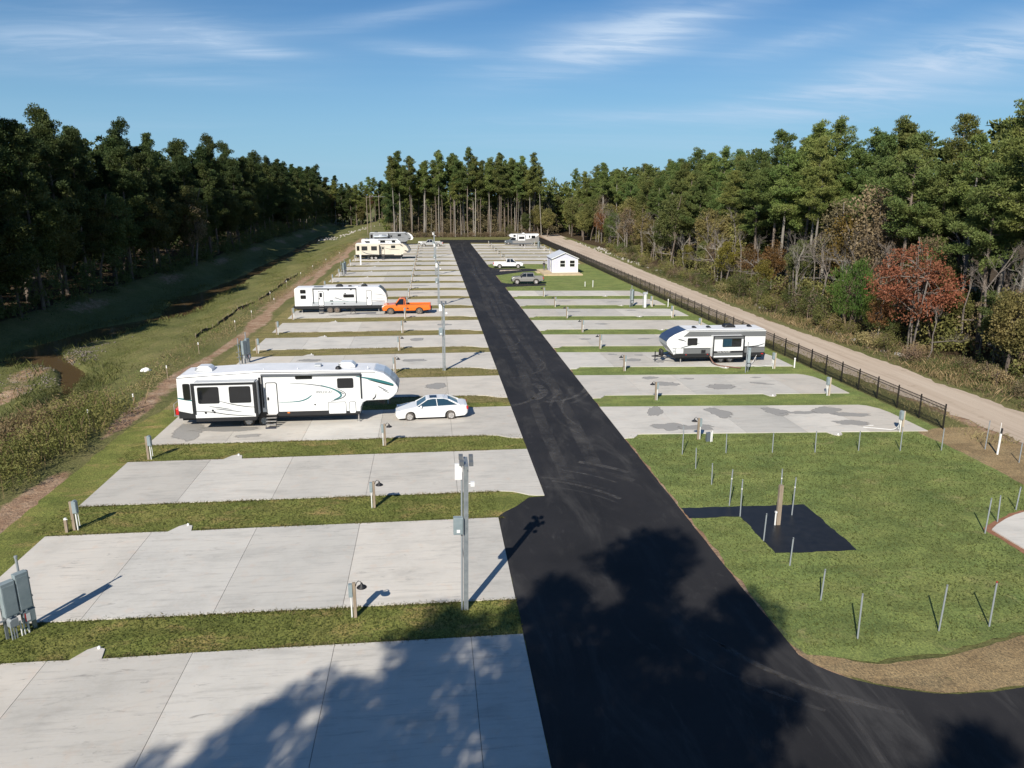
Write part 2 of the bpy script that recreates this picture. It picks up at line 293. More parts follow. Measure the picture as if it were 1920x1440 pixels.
M = dict(
 concrete=m_concrete(), asphalt=m_asphalt(), ground=m_ground(), gravel=m_gravel(),
 lawn=m_lawn('lawn_grass', [(.25,(0.1046,0.1332,0.0354)), (.5,(0.1585,0.1767,0.0502)), (.75,(0.2250,0.2144,0.0708))], (0.3408,0.2390,0.1107), .50, .74),
 biglawn=m_lawn('front_lawn_grass', [(.25,(0.1157,0.1631,0.0568)), (.5,(0.1620,0.2020,0.0669)), (.75,(0.2190,0.2407,0.0835))], (0.2930,0.2563,0.1254), .54, .80),
 farlawn=m_lawn('dry_lawn_grass', [(.25,(0.1375,0.1375,0.0495)), (.5,(0.1925,0.1705,0.0726)), (.75,(0.2310,0.1925,0.0935))], (0.2750,0.2145,0.1210), .50, .70),
 sod=m_lawn('brown_sod', [(.25,(.20,.145,.08)), (.5,(.27,.20,.115)), (.75,(.31,.245,.145))], (.16,.16,.07), .62, .8),
 patch=m_vary('fresh_asphalt', (.010,.011,.013), (.022,.022,.024), 2.5, .42),
 joint=mat('joint_filler', (.19,.18,.165), .95), damp=None,
 redsoil=m_vary('red_soil', (.20,.085,.045), (.33,.17,.10), 3, .95),
 water=mat('creek_water', (.105,.070,.034), .16, spec=.35),
 white=m_rvwhite('white_gelcoat', (.74,.75,.75), (.82,.82,.81)), roof=m_vary('rubber_roof', (.66,.68,.71), (.78,.79,.81), 1.2, .6),
 beige=m_rvwhite('beige_gelcoat', (.62,.56,.46), (.70,.65,.55)), grey_rv=m_rvwhite('grey_gelcoat', (.20,.21,.22), (.28,.29,.30)),
 capblue=m_rvwhite('pale_cap', (.50,.56,.63), (.62,.67,.72)), navy=mat('navy_cap', (.035,.045,.085), .3, coat=.4),
 corr=m_vary('grey_siding', (.115,.12,.122), (.17,.175,.178), 9, .5, sc3=(.02,1,9)),
 dkglass=mat('dark_glass', (.010,.011,.013), .06, spec=.7), bglass=mat('blue_glass', (.02,.05,.075), .06, spec=.8),
 black=mat('black_plastic', (.014,.014,.016), .5), rubber=m_vary('tyre_rubber', (.05,.045,.04), (.13,.115,.10), 6, .9), trim=mat('black_trim', (.02,.02,.022), .4),
 teal=mat('teal_decal', (.03,.15,.16), .35), dgrey=mat('grey_decal', (.12,.13,.14), .4), lgrey=mat('light_grey_decal', (.42,.44,.46), .4),
 alloy=mat('alloy', (.55,.53,.51), .35, .6), steel=m_vary('galvanised_steel', (.24,.265,.28), (.38,.41,.42), 4, .5, .5), ebox=m_vary('grey_enclosure', (.20,.25,.265), (.28,.33,.345), 3, .5),
 pipegrey=mat('grey_conduit', (.26,.285,.30), .55), wpipe=mat('white_pvc', (.78,.78,.76), .45),
 wood=m_vary('weathered_post', (.22,.17,.12), (.36,.29,.22), 3, .9, sc3=(3,3,.5)), deck=m_vary('new_lumber', (.46,.36,.22), (.60,.49,.32), 2, .85, sc3=(1,6,1)), pale_wood=m_vary('pale_lumber', (.40,.33,.25), (.55,.47,.37), 3, .9, sc3=(3,3,.5)),
 orange=mat('orange_paint', (.78,.17,.018), .3, coat=.5), wpaint=mat('white_paint', (.80,.80,.79), .28, coat=.5), silver=mat('silver_paint', (.46,.46,.45), .32, .35, coat=.5), gpaint=mat('grey_paint', (.30,.29,.275), .34, .3, coat=.5), slate=mat('slate_paint', (.10,.12,.14), .35, coat=.3),
 red=mat('red_lens', (.50,.02,.02), .3), amber=mat('amber_lens', (.75,.20,.03), .3), lamp=mat('headlight_lens', (.75,.77,.78), .15), chrome=mat('chrome', (.6,.6,.6), .2, .9),
 fence=mat('fence_black', (.012,.010,.009), .5), shed=m_vary('lilac_siding', (.56,.57,.72), (.61,.62,.76), 8, .6, sc3=(1,1,8)), metroof=m_vary('metal_roof', (.60,.63,.67), (.68,.70,.73), 5, .5, .1, sc3=(6,.3,1)),
 skin=mat('skin', (.42,.24,.16), .6), cloth=mat('dark_shirt', (.035,.037,.045), .9), jeans=mat('grey_trousers', (.10,.115,.135), .9), hair=mat('dark_hair', (.02,.015,.012), .8),
 rust=m_vary('rusty_steel', (.16,.11,.08), (.28,.24,.20), 5, .8), stone=m_vary('riprap_stone', (.34,.31,.28), (.52,.49,.45), 1.2, .95), dkstone=m_vary('grey_stone', (.14,.12,.10), (.25,.215,.18), 1.2, .95),
 tape=mat('white_flag', (.85,.84,.82), .8), pole_wood=m_vary('utility_pole_wood', (.20,.16,.12), (.30,.25,.19), 3, .9), silt=mat('silt_fabric', (.015,.014,.013), .8), brownhose=mat('brown_hose', (.20,.11,.08), .6),
 tyremark=None,
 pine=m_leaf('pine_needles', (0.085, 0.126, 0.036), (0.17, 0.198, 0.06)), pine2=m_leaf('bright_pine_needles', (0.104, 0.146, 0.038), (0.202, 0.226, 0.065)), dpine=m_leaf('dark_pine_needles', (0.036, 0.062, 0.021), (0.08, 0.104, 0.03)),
 oak=m_leaf('oak_leaves', (0.072, 0.1, 0.03), (0.155, 0.165, 0.054), .25), willow=m_leaf('willow_leaves', (0.075, 0.125, 0.024), (0.15, 0.195, 0.042), .3, .12), olive=m_leaf('olive_leaves', (0.125, 0.125, 0.04), (0.24, 0.205, 0.075), .25),
 russet=m_leaf('russet_leaves', (0.1365, 0.077, 0.0308), (0.2405, 0.119, 0.049), .25), redleaf=m_leaf('red_leaves', (0.19, 0.092, 0.045), (0.34, 0.135, 0.072), .3, .1), yellow=m_leaf('yellow_leaves', (.125,.105,.022), (.19,.15,.035), .3), dullred=m_leaf('dull_red_leaves', (.13,.055,.040), (.22,.095,.065), .25), brownleaf=m_leaf('brown_leaves', (0.155, 0.115, 0.064), (0.26, 0.2, 0.12), .2), bush=m_leaf('bush_leaves', (0.075, 0.1, 0.03), (0.165, 0.165, 0.055), .25),
 weed=m_leaf('dry_weeds', (0.22, 0.18, 0.08), (0.38, 0.3, 0.155), .25), greenweed=m_leaf('green_weeds', (0.12, 0.145, 0.036), (0.25, 0.235, 0.075), .25), blade=m_leaf('grass_blades', (0.125, 0.165, 0.042), (0.2, 0.225, 0.07), .5), dryblade=m_leaf('dry_grass_blades', (.24,.20,.09), (.34,.28,.14), .5),
 bark=m_bark('pine_bark', (.11,.085,.068), (.21,.175,.145)), palebark=m_bark('pale_bark', (.20,.18,.155), (.34,.315,.275)), twig=m_bark('grey_twigs', (.14,.12,.105), (.25,.22,.195)), browntwig=m_bark('brown_twigs', (.12,.085,.062), (.20,.155,.12)),
)
# ------------------------------------------------------------------ terrain
rng = np.random.default_rng(7); rnd = random.Random(11)
CY = [-80, 0, 30, 50, 60, 70, 78, 84, 89, 93, 98, 104, 110, 115, 122, 130, 138, 160, 200, 300, 700, 1600]
CX = [-36, -34, -32, -30, -29.5, -32.5, -36, -41.5, -45, -44, -43, -42, -39.5, -37.8, -38.5, -39.5, -39.5, -39, -40, -42, -50, -50]
CW = [1.0, 1.0, 1.0, 1.0, 1.0, 1.1, 1.2, 2.2, 2.7, 2.6, 2.4, 2.2, 1.8, 1.8, 2.6, 3.0, 2.4, 1.3, 1.3, 1.3, 1.3, 1.3]
def sst(t): t = np.clip(t, 0, 1); return t*t*(3-2*t)
def xshift(y): return np.interp(y, [0, 250, 450, 1000, 1600], [0, 0, -2, -12, -12])
def zter(x, y):
    x = np.asarray(x, float) - xshift(y); y = np.asarray(y, float)
    z = -2.3 * sst((-23.2 - x) / 13.5) + 2.0 * sst((-45.5 - x) / 7.5)
    cxx = np.interp(y, CY, CX); w = np.interp(y, CY, CW)
    ch = np.exp(-((x - cxx) / w) ** 4); z = z - .95 * ch * sst((-25 - x) / 6)
    und = .16*np.sin(x*.55 + y*.21) + .12*np.sin(x*.23 - y*.37 + 1.3) + .07*np.sin(x*1.3 + y*.9) + .06*np.sin(x*2.1 - y*1.7)
    z = z + und * sst((-22.6 - x) / 4) * (1 - .7*ch)
    z = z + .14 * und * 3 * sst((x - 41.5) / 5)
    return z
def zt(x, y): return float(zter(np.array([x]), np.array([y]))[0])
xs = np.concatenate([[-2500,-1200,-600,-300,-180,-130,-100,-85,-75,-68,-63], np.arange(-60, -17.9, .5), np.arange(-16, 58, 2.0), [62,68,76,88,105,130,180,300,600,1200,2500]])
ys = np.concatenate([[-600,-250,-120,-70,-40,-20,-5], np.arange(6, 180, .8), np.arange(180, 330, 1.6), np.arange(335, 520, 6), [540,580,640,720,820,950,1150,1500,2500]])
X, Yg = np.meshgrid(xs, ys); Z = zter(X, Yg)
nx, ny = len(xs), len(ys)
idx = np.arange(nx*ny).reshape(ny, nx)
quads = np.stack([idx[:-1,:-1], idx[:-1,1:], idx[1:,1:], idx[1:,:-1]], -1).reshape(-1, 4)
msk_ = np.zeros((ny, nx, 4)); msk_[..., 3] = 1
xr = X - xshift(Yg)
# R: bare soil strip along the silt fence and the road verge; G: leaf litter under the trees; B: lush green
strip = np.exp(-((xr + 20.9 + .4*np.sin(Yg*.13)) / (1.0 + .35*np.sin(Yg*.21+1))) ** 2) * (Yg > 8) * (Yg < 250) * (.82 + .18*np.sin(Yg*.47 + 2)) * (1 - .9*np.exp(-((Yg - 45)/3.5)**2))
far_strip = np.exp(-((xr + 22.4) / 1.5) ** 2) * .62 * sst((Yg - 60) / 60) * (Yg < 260)
bar = np.exp(-(((X + 39.6) / 2.2) ** 2 + ((Yg - 80) / 7) ** 2)) * .9 + np.exp(-(((X + 37.5) / 2.0) ** 2 + ((Yg - 68) / 5) ** 2)) * .7
verge = ((X > 34.2) & (X < 41.8)) * .62 + ((X > 11.6) & (X < 12.6) & (Yg < 230)) * 1.0
creekside = np.exp(-((X - np.interp(Yg, CY, CX)) / 2.6) ** 2) * .45 * (X < -26)
bank_bare = np.exp(-((X + 50.0) / 2.4) ** 2) * .55 * (.5 + .5*np.sin(Yg*.17 + .6))
msk_[..., 0] = np.clip(np.maximum.reduce([strip, far_strip, bar, verge, creekside, bank_bare]), 0, 1)
msk_[..., 1] = np.clip(sst((-51.5 - xr) / 3) + sst((X - 44.5) / 4) + sst((Yg - 262) / 6) * (xr > -14), 0, 1)
msk_[..., 2] = np.clip(np.exp(-((xr + 44) / 6) ** 2) + .5*np.exp(-((xr + 33) / 5)**2) + .45*np.exp(-((xr + 19) / .9)**2), 0, 1)
me = np_mesh('ground', np.stack([X, Yg, Z], -1).reshape(-1, 3), quads, M['ground'], msk_.reshape(-1, 4)); me.shade_smooth()
g = bpy.data.objects.new('ground', me); col.objects.link(g); struct(g)

def ribbon(pts, wl, wr, zf, name, material):
    mb = MB(); n = len(pts)
    for i, (x, y) in enumerate(pts):
        a = pts[max(i-1, 0)]; b = pts[min(i+1, n-1)]; d = Vector((b[0]-a[0], b[1]-a[1])).normalized()
        l_ = wl(i) if callable(wl) else wl; r_ = wr(i) if callable(wr) else wr
        p = (x - d.y*l_, y + d.x*l_); q = (x + d.y*r_, y - d.x*r_)
        mb.v += [(p[0], p[1], zf(*p)), (q[0], q[1], zf(*q))]
        if i: mb.f.append([2*i-2, 2*i-1, 2*i+1, 2*i])
    return mk(name, mb, material, fix=False)
# creek water: a sheet filling the bottom of the channel
ww = MB(); wy = np.arange(30, 320, 1.0)
for i, y in enumerate(wy):
    c_ = float(np.interp(y, CY, CX)); w_ = float(np.interp(y, CY, CW)) + 2.2
    ww.v += [(c_ - w_, y, -2.52), (c_ + w_, y, -2.52)]
    if i: ww.f.append([2*i-2, 2*i-1, 2*i+1, 2*i])
struct(mk('water', ww, M['water'], fix=False))

# ------------------------------------------------------------------ flat sheets with ragged edges
def nz1(t, s=0): return mnoise.noise((t, s, 3.7))
def ragged(poly, step=.35, amp=.06, seed=0, keep=None):
    out = []; n = len(poly)
    for i in range(n):
        a, b = Vector(poly[i]), Vector(poly[(i+1) % n]); L = (b-a).length; k = max(1, int(L/step)); d = (b-a)/max(L, 1e-6); nn = Vector((d.y, -d.x))
        am = 0 if (keep and i in keep) else amp
        for j in range(k):
            p = a + (b-a)*(j/k); w = am*(nz1(p.x*1.7 + p.y*1.3, seed) + .7*nz1(p.x*5.1 - p.y*4.3, seed+3)) * (0 if j == 0 and am == 0 else 1)
            out.append((p.x + nn.x*w, p.y + nn.y*w))
    return out
def sheet(name, poly, z, material, step=.35, amp=0, seed=0, thick=None, parent=None, keep=None):
    pl = ragged(poly, step, amp, seed, keep) if amp else poly
    mb = MB()
    if thick: mb.prism(pl, 'z', z - thick, z)
    else: mb.add([(x, y, z) for x, y in pl], [list(range(len(pl)))])
    o = mk(name, mb, material, parent, fix=bool(thick))
    if not thick and o.data.polygons[0].normal.z < 0:
        o.data.flip_normals()
    return o

# road: main drive, cross drive at the back, branch to the right at the front, two parking spurs
curve = [(11.88, 26), (12.0, 21.4), (12.25, 20.8), (12.63, 20.35), (13.1, 19.95), (13.65, 19.61), (14.4, 19.25), (15.22, 18.99), (16.02, 18.88), (17.1, 18.88), (18.3, 18.99), (22, 19.6), (45, 23.5)]
road_poly = [(2.9, 4), (2.9, 33.62), (3.25, 34.1), (3.9, 34.75), (4.4, 35.45), (4.65, 35.8), (5.5, 35.9), (5.5, 233.2), (3.0, 233.6), (3.0, 248.5), (31.5, 246.5), (31.5, 231.6), (11.9, 233.2),
             (11.85, 157.5), (12.3, 155.2), (13.6, 153.9), (19.2, 153.1), (22.2, 150.6), (22.0, 149.0), (17.4, 146.6), (12.4, 141.3), (11.85, 140.9), (11.85, 129.8), (12.6, 128.2), (13.8, 127.7), (19.0, 126.9), (18.9, 124.4), (12.3, 123.4), (11.85, 122.6), (11.88, 44)] + curve + [(45, 4)]
road = struct(sheet('road', road_poly, .036, M['asphalt'], .5, .035, 4))
sheet('gravel_strip', [(13.2, 148.2), (16.6, 149.6), (17.8, 150.6), (13.6, 150.8)], .040, M['gravel'], .3, .1, 9, parent=road)
gr = [(36.0, 10), (36.3, 41), (36.1, 48), (35.2, 60), (35.0, 80), (35.0, 130), (35.2, 170), (36.2, 215), (38.0, 262), (41.5, 306), (43, 330), (49, 330), (47.6, 306), (45.2, 256), (43.6, 199), (41.5, 148), (41.0, 116), (40.4, 87), (40.9, 73), (41.3, 62), (40.9, 56), (41.3, 52), (41.2, 48), (41.0, 30), (41, 10)]
struct(sheet('gravel_road', gr, .03, M['gravel'], .6, .35, 21))

# lawns (mown strips lie just under the level of the slabs)
lawn_l = [(-19.6, 10), (5.47, 10), (5.47, 54.0), (-19.3, 54.4), (-20.2, 50)]
struct(sheet('lawn', lawn_l, .022, M['lawn'], .5, .16, 31, keep=[1]))
struct(sheet('lawn', [(-19.4, 54.4), (5.47, 54.0), (5.47, 233), (-18.4, 233), (-19.0, 150)], .022, M['farlawn'], .6, .2, 33, keep=[1]))
struct(sheet('lawn', [(12.02, 21.9), (12.3, 21.4), (14.37, 20.81), (16.96, 20.99), (20.64, 21.89), (27, 23.8), (31.2, 26), (31.1, 34.7), (31.38, 38.51), (31.2, 44), (33.05, 44.6), (33.05, 112), (11.95, 114), (11.95, 45.5), (12.0, 43.5)], .022, M['biglawn'], .45, .13, 35))
struct(sheet('lawn', [(11.95, 114), (33.05, 112), (33.05, 161), (11.95, 163)], .022, M['biglawn'], .6, .1, 36))
struct(sheet('lawn', [(11.95, 163), (33.05, 161), (33.05, 231.5), (11.95, 233.0)], .022, M['farlawn'], .6, .1, 37))
struct(sheet('brown_sod', [(12.05, 21.6), (12.3, 20.95), (12.7, 20.45), (13.7, 19.68), (15.25, 19.06), (16.05, 18.95), (18.3, 19.06), (22, 19.7), (40, 22.6), (36, 38), (35.5, 44.5), (31.0, 44.8), (31.2, 38), (31, 26), (27, 23.6), (20.64, 21.7), (17, 20.8), (14.4, 20.62)], .019, M['sod'], .35, .10, 38))
struct(sheet('asphalt_patch', [(11.95, 32.46), (14.47, 32.40), (14.47, 28.56), (18.18, 28.46), (18.22, 33.46), (12.0, 33.66)], .040, M['patch'], .22, .07, 41))
# curved concrete walk at the right edge with its bare soil margin
wk = [(25.45, 27.2), (25.42, 28.6), (25.42, 29.72), (26.0, 30.16), (26.9, 30.72), (27.7, 31.12), (28.5, 31.42), (30, 31.7), (34, 31.7), (34, 25.0), (25.9, 25.6)]
struct(sheet('soil_margin', [(x - .30 if x < 26 else x - .1, y + (.22 if y > 29 else 0)) for x, y in wk], .030, M['redsoil'], .3, .08, 44))
struct(sheet('concrete_walk', wk, .085, M['concrete'], thick=.1))

# ------------------------------------------------------------------ concrete pads, slab by slab
LT = [23.55, 33.45, 43.2, 52.68, 62.2, 71.9, 81.4, 91.0, 100.7, 110.2, 120.0, 129.8, 139.8, 149.9, 160.0, 170.3, 180.9, 191.0, 201.0, 210.8, 220.2, 229.4]
LB = [16.6, 25.95, 36.75, 46.15, 55.95, 65.45, 75.05, 84.6, 94.3, 104.0, 113.5, 123.5, 133.3, 142.9, 152.8, 163.2, 173.9, 183.7, 193.5, 203.3, 213.2, 222.6]
JL = [-17.7, -13.05, -8.37, -3.65, 1.05]
def slabs(pad, polys):
    for pl in polys:
        mb = MB().prism(pl, 'z', -.09, .062); mk('slab', mb, M['concrete'], pad)
def cap(pad, x, y):
    mb = MB().lathe([(.0, .09), (.035, .085), (.055, .06), (.055, .0), (.06, -.02)], (x, y, .065), seg=10); mk('sewer_cap', mb, M['wpipe'], pad, smooth=True)
gp = .009
for i, (T, B) in enumerate(zip(LT, LB)):
    xr_ = 2.88 if i < 2 else 5.48
    pad = struct(empty('concrete_pad', (0, 0, 0)))
    t = lambda x: T + .10 * (5.5 - x) / 23 ; b = lambda x: B + .22 * (5.5 - x) / 23
    xe = JL + [xr_]; polys = []
    for k in range(5):
        a, c = xe[k] + (gp if k else 0), xe[k+1] - (gp if k < 4 else 0)
        bot = [(a, b(a)), (c, b(c))]
        if k == 4 and i >= 2: bot = [(a, b(a)), (3.3, b(3.3)), (3.9, B - .10), (4.3, B - .36), (4.7, B - .66), (5.1, B - .76), (c, B - .78)]
        top = [(c, t(c)), (a, t(a))]
        if k == 1: top = [(c, t(c)), (-11.3, t(0)), (-11.42, T + .62), (-11.75, T + .78), (-12.0, T + .62), (-12.35, t(0) + .02), (a, t(a))]
        polys.append(bot + top)
    slabs(pad, polys)
    mk('joint_filler', MB().box(-17.6, xr_ - .1, B + .3, T - .05, .024, .030), M['joint'], pad)
    cap(pad, -11.62, T + .66)
RT = [51.84, 61.55, 71.1, 80.55, 90.05, 99.2, 108.7, 118.2, 170.4, 179.9, 189.3, 198.9, 208.6, 218.2, 227.8]
RB = [45.35, 54.95, 64.7, 74.1, 83.75, 93.1, 102.6, 112.2, 163.8, 173.4, 182.9, 192.4, 202.1, 211.7, 221.4]
JR = [11.87, 15.98, 20.03, 24.02, 28.15]
for i, (T, B) in enumerate(zip(RT, RB)):
    sl = -.078 if i < 2 else -.098
    pad = struct(empty('concrete_pad', (0, 0, 0)))
    t = lambda x: T + sl*(x - 11.87); b = lambda x: B + (sl + .008)*(x - 12.9)
    xe = JR + [31.95]; polys = []
    for k in range(5):
        a, c = xe[k] + (gp if k else 0), xe[k+1] - (gp if k < 4 else 0)
        bot = [(a, b(a)), (c, b(c))]
        if k == 0: bot = [(a, B - .75), (12.5, B - .72), (12.75, B - .40), (12.95, B - .05), (13.2, b(13.2)), (c, b(c))]
        if k == 3: bot = [(a, b(a)), (25.2, b(25.2)), (25.42, b(25.4) - .62), (25.75, b(25.7) - .78), (26.0, b(26) - .55), (26.18, b(26.2)), (c, b(c))]
        top = [(c, t(c)), (a, t(a))]
        if k == 4: top = [(c, b(c) + 4.2), (31.75, t(31.75) - 1.0), (31.3, t(31.3) - .25), (30.8, t(30.8)), (a, t(a))]
        polys.append(bot + top)
    slabs(pad, polys)
    mk('joint_filler', MB().prism([(12.2, B + .6), (31.7, b(31.7) + .4), (31.7, t(31.7) - 2.2), (30.5, t(30.5) - .2), (12.2, t(12.2) - .15)], 'z', .024, .030), M['joint'], pad)
    cap(pad, 25.68, b(25.7) - .62)

# damp patches: thin irregular films on the slabs
def m_damp():
    m = mat('damp_concrete', (.36,.345,.32), .6, spec=.35); q = NT(m); tr = q.n('ShaderNodeBsdfTransparent'); mx = q.n('ShaderNodeMixShader')
    vc = q.n('ShaderNodeVertexColor', layer_name='mask'); f = q.math('MULTIPLY', q.rng(q.math('ADD', vc.outputs[0], q.math('MULTIPLY', q.math('SUBTRACT', q.noise(q.pos(), 2.2, 7, .7, .6), .5), .9)), .10, .85), .88); q.l(f, mx.inputs[0]); q.l(tr.outputs[0], mx.inputs[1]); q.l(q.b.outputs[0], mx.inputs[2]); q.l(mx.outputs[0], q.t.nodes['Material Output'].inputs[0]); return m
M['damp'] = m_damp()
def blob(cx_, cy_, rx, ry, seed, z=.0655, rot=0, par=None):
    vs = [(cx_, cy_, z)]; cs = [(1, 1, 1, 1)]; K = 44; rings = [(.45, 1), (.72, .85), (.88, .45), (1.0, 0)]
    for f_, a_ in rings:
        for k in range(K):
            a = 2*math.pi*k/K; w = 1 + .42*nz1(math.cos(a)*1.6 + seed, math.sin(a)*1.6) + .22*nz1(a*5, seed)
            x, y = 1.1*rx*w*f_*math.cos(a), 1.1*ry*w*f_*math.sin(a); vs.append((cx_ + x*math.cos(rot) - y*math.sin(rot), cy_ + x*math.sin(rot) + y*math.cos(rot), z)); cs.append((a_, a_, a_, 1))
    mb = MB(); mb.v = vs; mb.f = [[0, 1 + k, 1 + (k+1) % K] for k in range(K)] + [[1 + q*K + k, 1 + (q+1)*K + k, 1 + (q+1)*K + (k+1) % K, 1 + q*K + (k+1) % K] for q in range(3) for k in range(K)]
    o = mk('damp_patch', mb, M['damp'], par, fix=False); at = o.data.color_attributes.new('mask', 'FLOAT_COLOR', 'POINT'); at.data.foreach_set('color', np.array(cs, dtype=np.float32).ravel()); return o
damp = empty('damp_patches'); struct(damp)
for k, (x, y, a, b_, r_) in enumerate([(15.5, 50.3, .55, 1.3, -.3), (15.6, 46.6, 1.3, .75, 0), (17.2, 46.3, 1.3, .55, 0), (19.9, 49.4, .75, 1.2, .3), (24.0, 49.2, .9, 1.0, 0), (25.8, 48.9, 1.5, .35, 0), (27.7, 49.2, 1.0, 1.0, 0), (29.0, 48.0, 1.3, .5, -.2), (28.0, 46.2, 1.1, .6, -.2),
      (17.9, 60.0, .7, .5, 0), (18.6, 57.8, 1.0, .8, 0), (21.0, 59.4, .5, .28, 0), (22.8, 56.6, 1.1, .85, 0), (26.8, 59.2, .45, .22, 0), (26.4, 57.2, .9, .28, -.5),
      (18.2, 67.0, 1.0, .6, 0), (20.5, 65.9, .4, .4, 0), (17, 69.5, .45, .3, 0), (19.5, 69, .4, .35, 0), (16.0, 77.5, .6, .4, 0), (22.2, 77, .7, .4, 0),(19.8, 86.5, .8, .4, 0), (18.3, 96.2, .9, .35, 0), (26, 96.5, .8, .35, 0), (18.6, 106, 1.1, .4, 0), (25.5, 104.5, 1.0, .35, 0),
      (.15, 59.2, .85, .85, 0), (-1.6, 68.9, 1.2, .55, 0), (-11.4, 69.9, 1.2, .6, 0), (-1.8, 79.2, .8, .8, 0), (1.3, 88.0, .9, .6, 0), (-1.5, 98.4, .7, .45, 0), (1.4, 107.6, .8, .4, 0), (-2.2, 117.0, 1.3, .5, 0), (.8, 116.8, .6, .35, 0), (-2.0, 126.5, 1.6, .6, 0), (-1.4, 146.2, 1.7, .5, 0), (1.2, 146.3, .9, .5, 0), (-15.9, 48.8, 1.0, 1.8, .2), (-13.6, 49.3, 2.2, .55, 0), (-12.0, 47.6, .9, .35, 0), (-12.0, 96.3, 1.0, .5, 0), (-10.4, 97.1, 1.3, .5, 0), (-7, 96.6, 1.2, .45, 0)]):
    blob(x, y, a, b_, k*1.7, .0652 + .0001*(k % 9), r_, damp)

# tyre scuffs on the asphalt: curved worn strips
def m_scuff(mx_=.7, sc_=1.1):
    m = mat('tyre_scuff', (.16,.152,.145), .8, spec=.2); q = NT(m)
    tr = q.n('ShaderNodeBsdfTransparent'); mx = q.n('ShaderNodeMixShader'); f = q.rng(q.noise(q.pos(), sc_, 8, .75), .36, .74, 0, mx_)
    q.l(f, mx.inputs[0]); q.l(tr.outputs[0], mx.inputs[1]); q.l(q.b.outputs[0], mx.inputs[2]); q.l(mx.outputs[0], q.t.nodes['Material Output'].inputs[0]); return m
M['tyremark'] = m_scuff()
M['lanewear'] = m_scuff(.34, .5)
def scuff(cx_, cy_, r_, a0, a1, w=.22, k=0, m='tyremark'):
    pts = [(cx_ + r_*math.cos(R(a)), cy_ + r_*math.sin(R(a))) for a in np.linspace(a0, a1, 22)]
    o = ribbon(pts, w/2, w/2, lambda x, y: .0405 + .0003*k, 'tyre_mark', M[m]); o.parent = road
    if o.data.polygons[0].normal.z < 0: o.data.flip_normals()
sq = []
for k in range(9): sq.append((4.2 + .25*k, 56.0 + .35*k, 3.2 + .42*k, -84 + 3*k, 36 - 4*k, .16 + .12*((k*7) % 4)))     # turning circle by the largest trailer
for k in range(6): sq.append((3.4 + .2*k, 31.6 + .3*k, 6.2 + .45*k, 22 + 3*k, 84 - 2*k, .12 + .08*((k*5) % 3)))         # turn out of the lower pads
for k in range(5): sq.append((17.5, 26.2, 8.1 + .42*k, 186 + 2*k, 258 - 3*k, .14 + .06*(k % 3)))
sq += [(4.4, 66.5, 5.6, -70, 20, .16), (19, 50.5, 10.8, 150, 205, .22), (18.6, 50.5, 9.6, 152, 200, .16), (19, 62, 10.2, 150, 200, .14), (3.6, 78, 5.4, -70, 10, .15), (-14, 20, 26.2, -8, 8, .16)]
for k, (cx_, cy_, r_, a0, a1, w) in enumerate(sq):
    if k < 20: cx_ += rnd.uniform(-.5, .5); cy_ += rnd.uniform(-.8, .8); r_ += rnd.uniform(-.25, .35) if k < 15 else rnd.uniform(0, .4); m_ = (a0 + a1)/2; hw = (a1 - a0)/2; a0 = m_ - hw*rnd.uniform(.3, 1); a1 = m_ + hw*rnd.uniform(.3, 1); w *= rnd.uniform(.6, 1.8)
    scuff(cx_, cy_, r_, a0, a1, w, k, 'lanewear' if k % 2 or 15 <= k < 20 else 'tyremark')
for k, (x, y0, y1, w, s) in enumerate([(7.3, 38, 150, .75, .006), (9.2, 40, 200, .85, .004), (8.2, 60, 230, .5, .003)]):
    pts = [(x + s*(y - y0) + .25*math.sin(y*.11 + k), y) for y in np.linspace(y0, y1, 40)]
    o = ribbon(pts, w/2, w/2, lambda a, b: .050 + .0004*k, 'tyre_mark', M['lanewear']); o.parent = road
    if o.data.polygons[0].normal.z < 0: o.data.flip_normals()
# ------------------------------------------------------------------ trees
def leafq(cen, dirs, ln, wd, g, jit=.5):
    """one leaf quad per centre; dirs = rough direction of each leaf"""
    n = len(cen); u = dirs + g.normal(0, jit, (n, 3)); u /= np.linalg.norm(u, axis=1, keepdims=True) + 1e-9
    w = g.normal(0, 1, (n, 3)); v = np.cross(u, w); v /= np.linalg.norm(v, axis=1, keepdims=True) + 1e-9
    L = (ln * g.uniform(.65, 1.25, (n, 1))) / 2; Wd = (wd * g.uniform(.7, 1.2, (n, 1))) / 2
    return np.stack([cen - u*L, cen + v*Wd - u*L*.2, cen + u*L, cen - v*Wd + u*L*.1], 1).reshape(-1, 3)
def clumps(cs, rs, per, ln, wd, g, flat=.65, jit=.5):
    out = []
    for c, r_ in zip(cs, rs):
        n = max(6, int(per * (r_/.8)**1.6)); d = g.normal(0, 1, (n, 3)); d /= np.linalg.norm(d, axis=1, keepdims=True)
        rad = g.uniform(.25, 1.0, (n, 1))**.6 * r_; p = np.array(c) + d*rad*np.array([1, 1, flat]); dd = d.copy(); dd[:, 2] += .35
        out.append(leafq(p, dd, ln, wd, g, jit))
    return np.concatenate(out) if out else np.zeros((0, 3))
def qd(v): return np.arange(len(v)).reshape(-1, 4)
def trunk_path(h, g, bend=.35):
    a, b = g.uniform(0, 6.28), g.uniform(0, 6.28); k = g.uniform(.4, 1)*bend
    return lambda z: Vector((k*math.sin(a + z*.16) - k*math.sin(a), k*math.sin(b + z*.13) - k*math.sin(b), z))
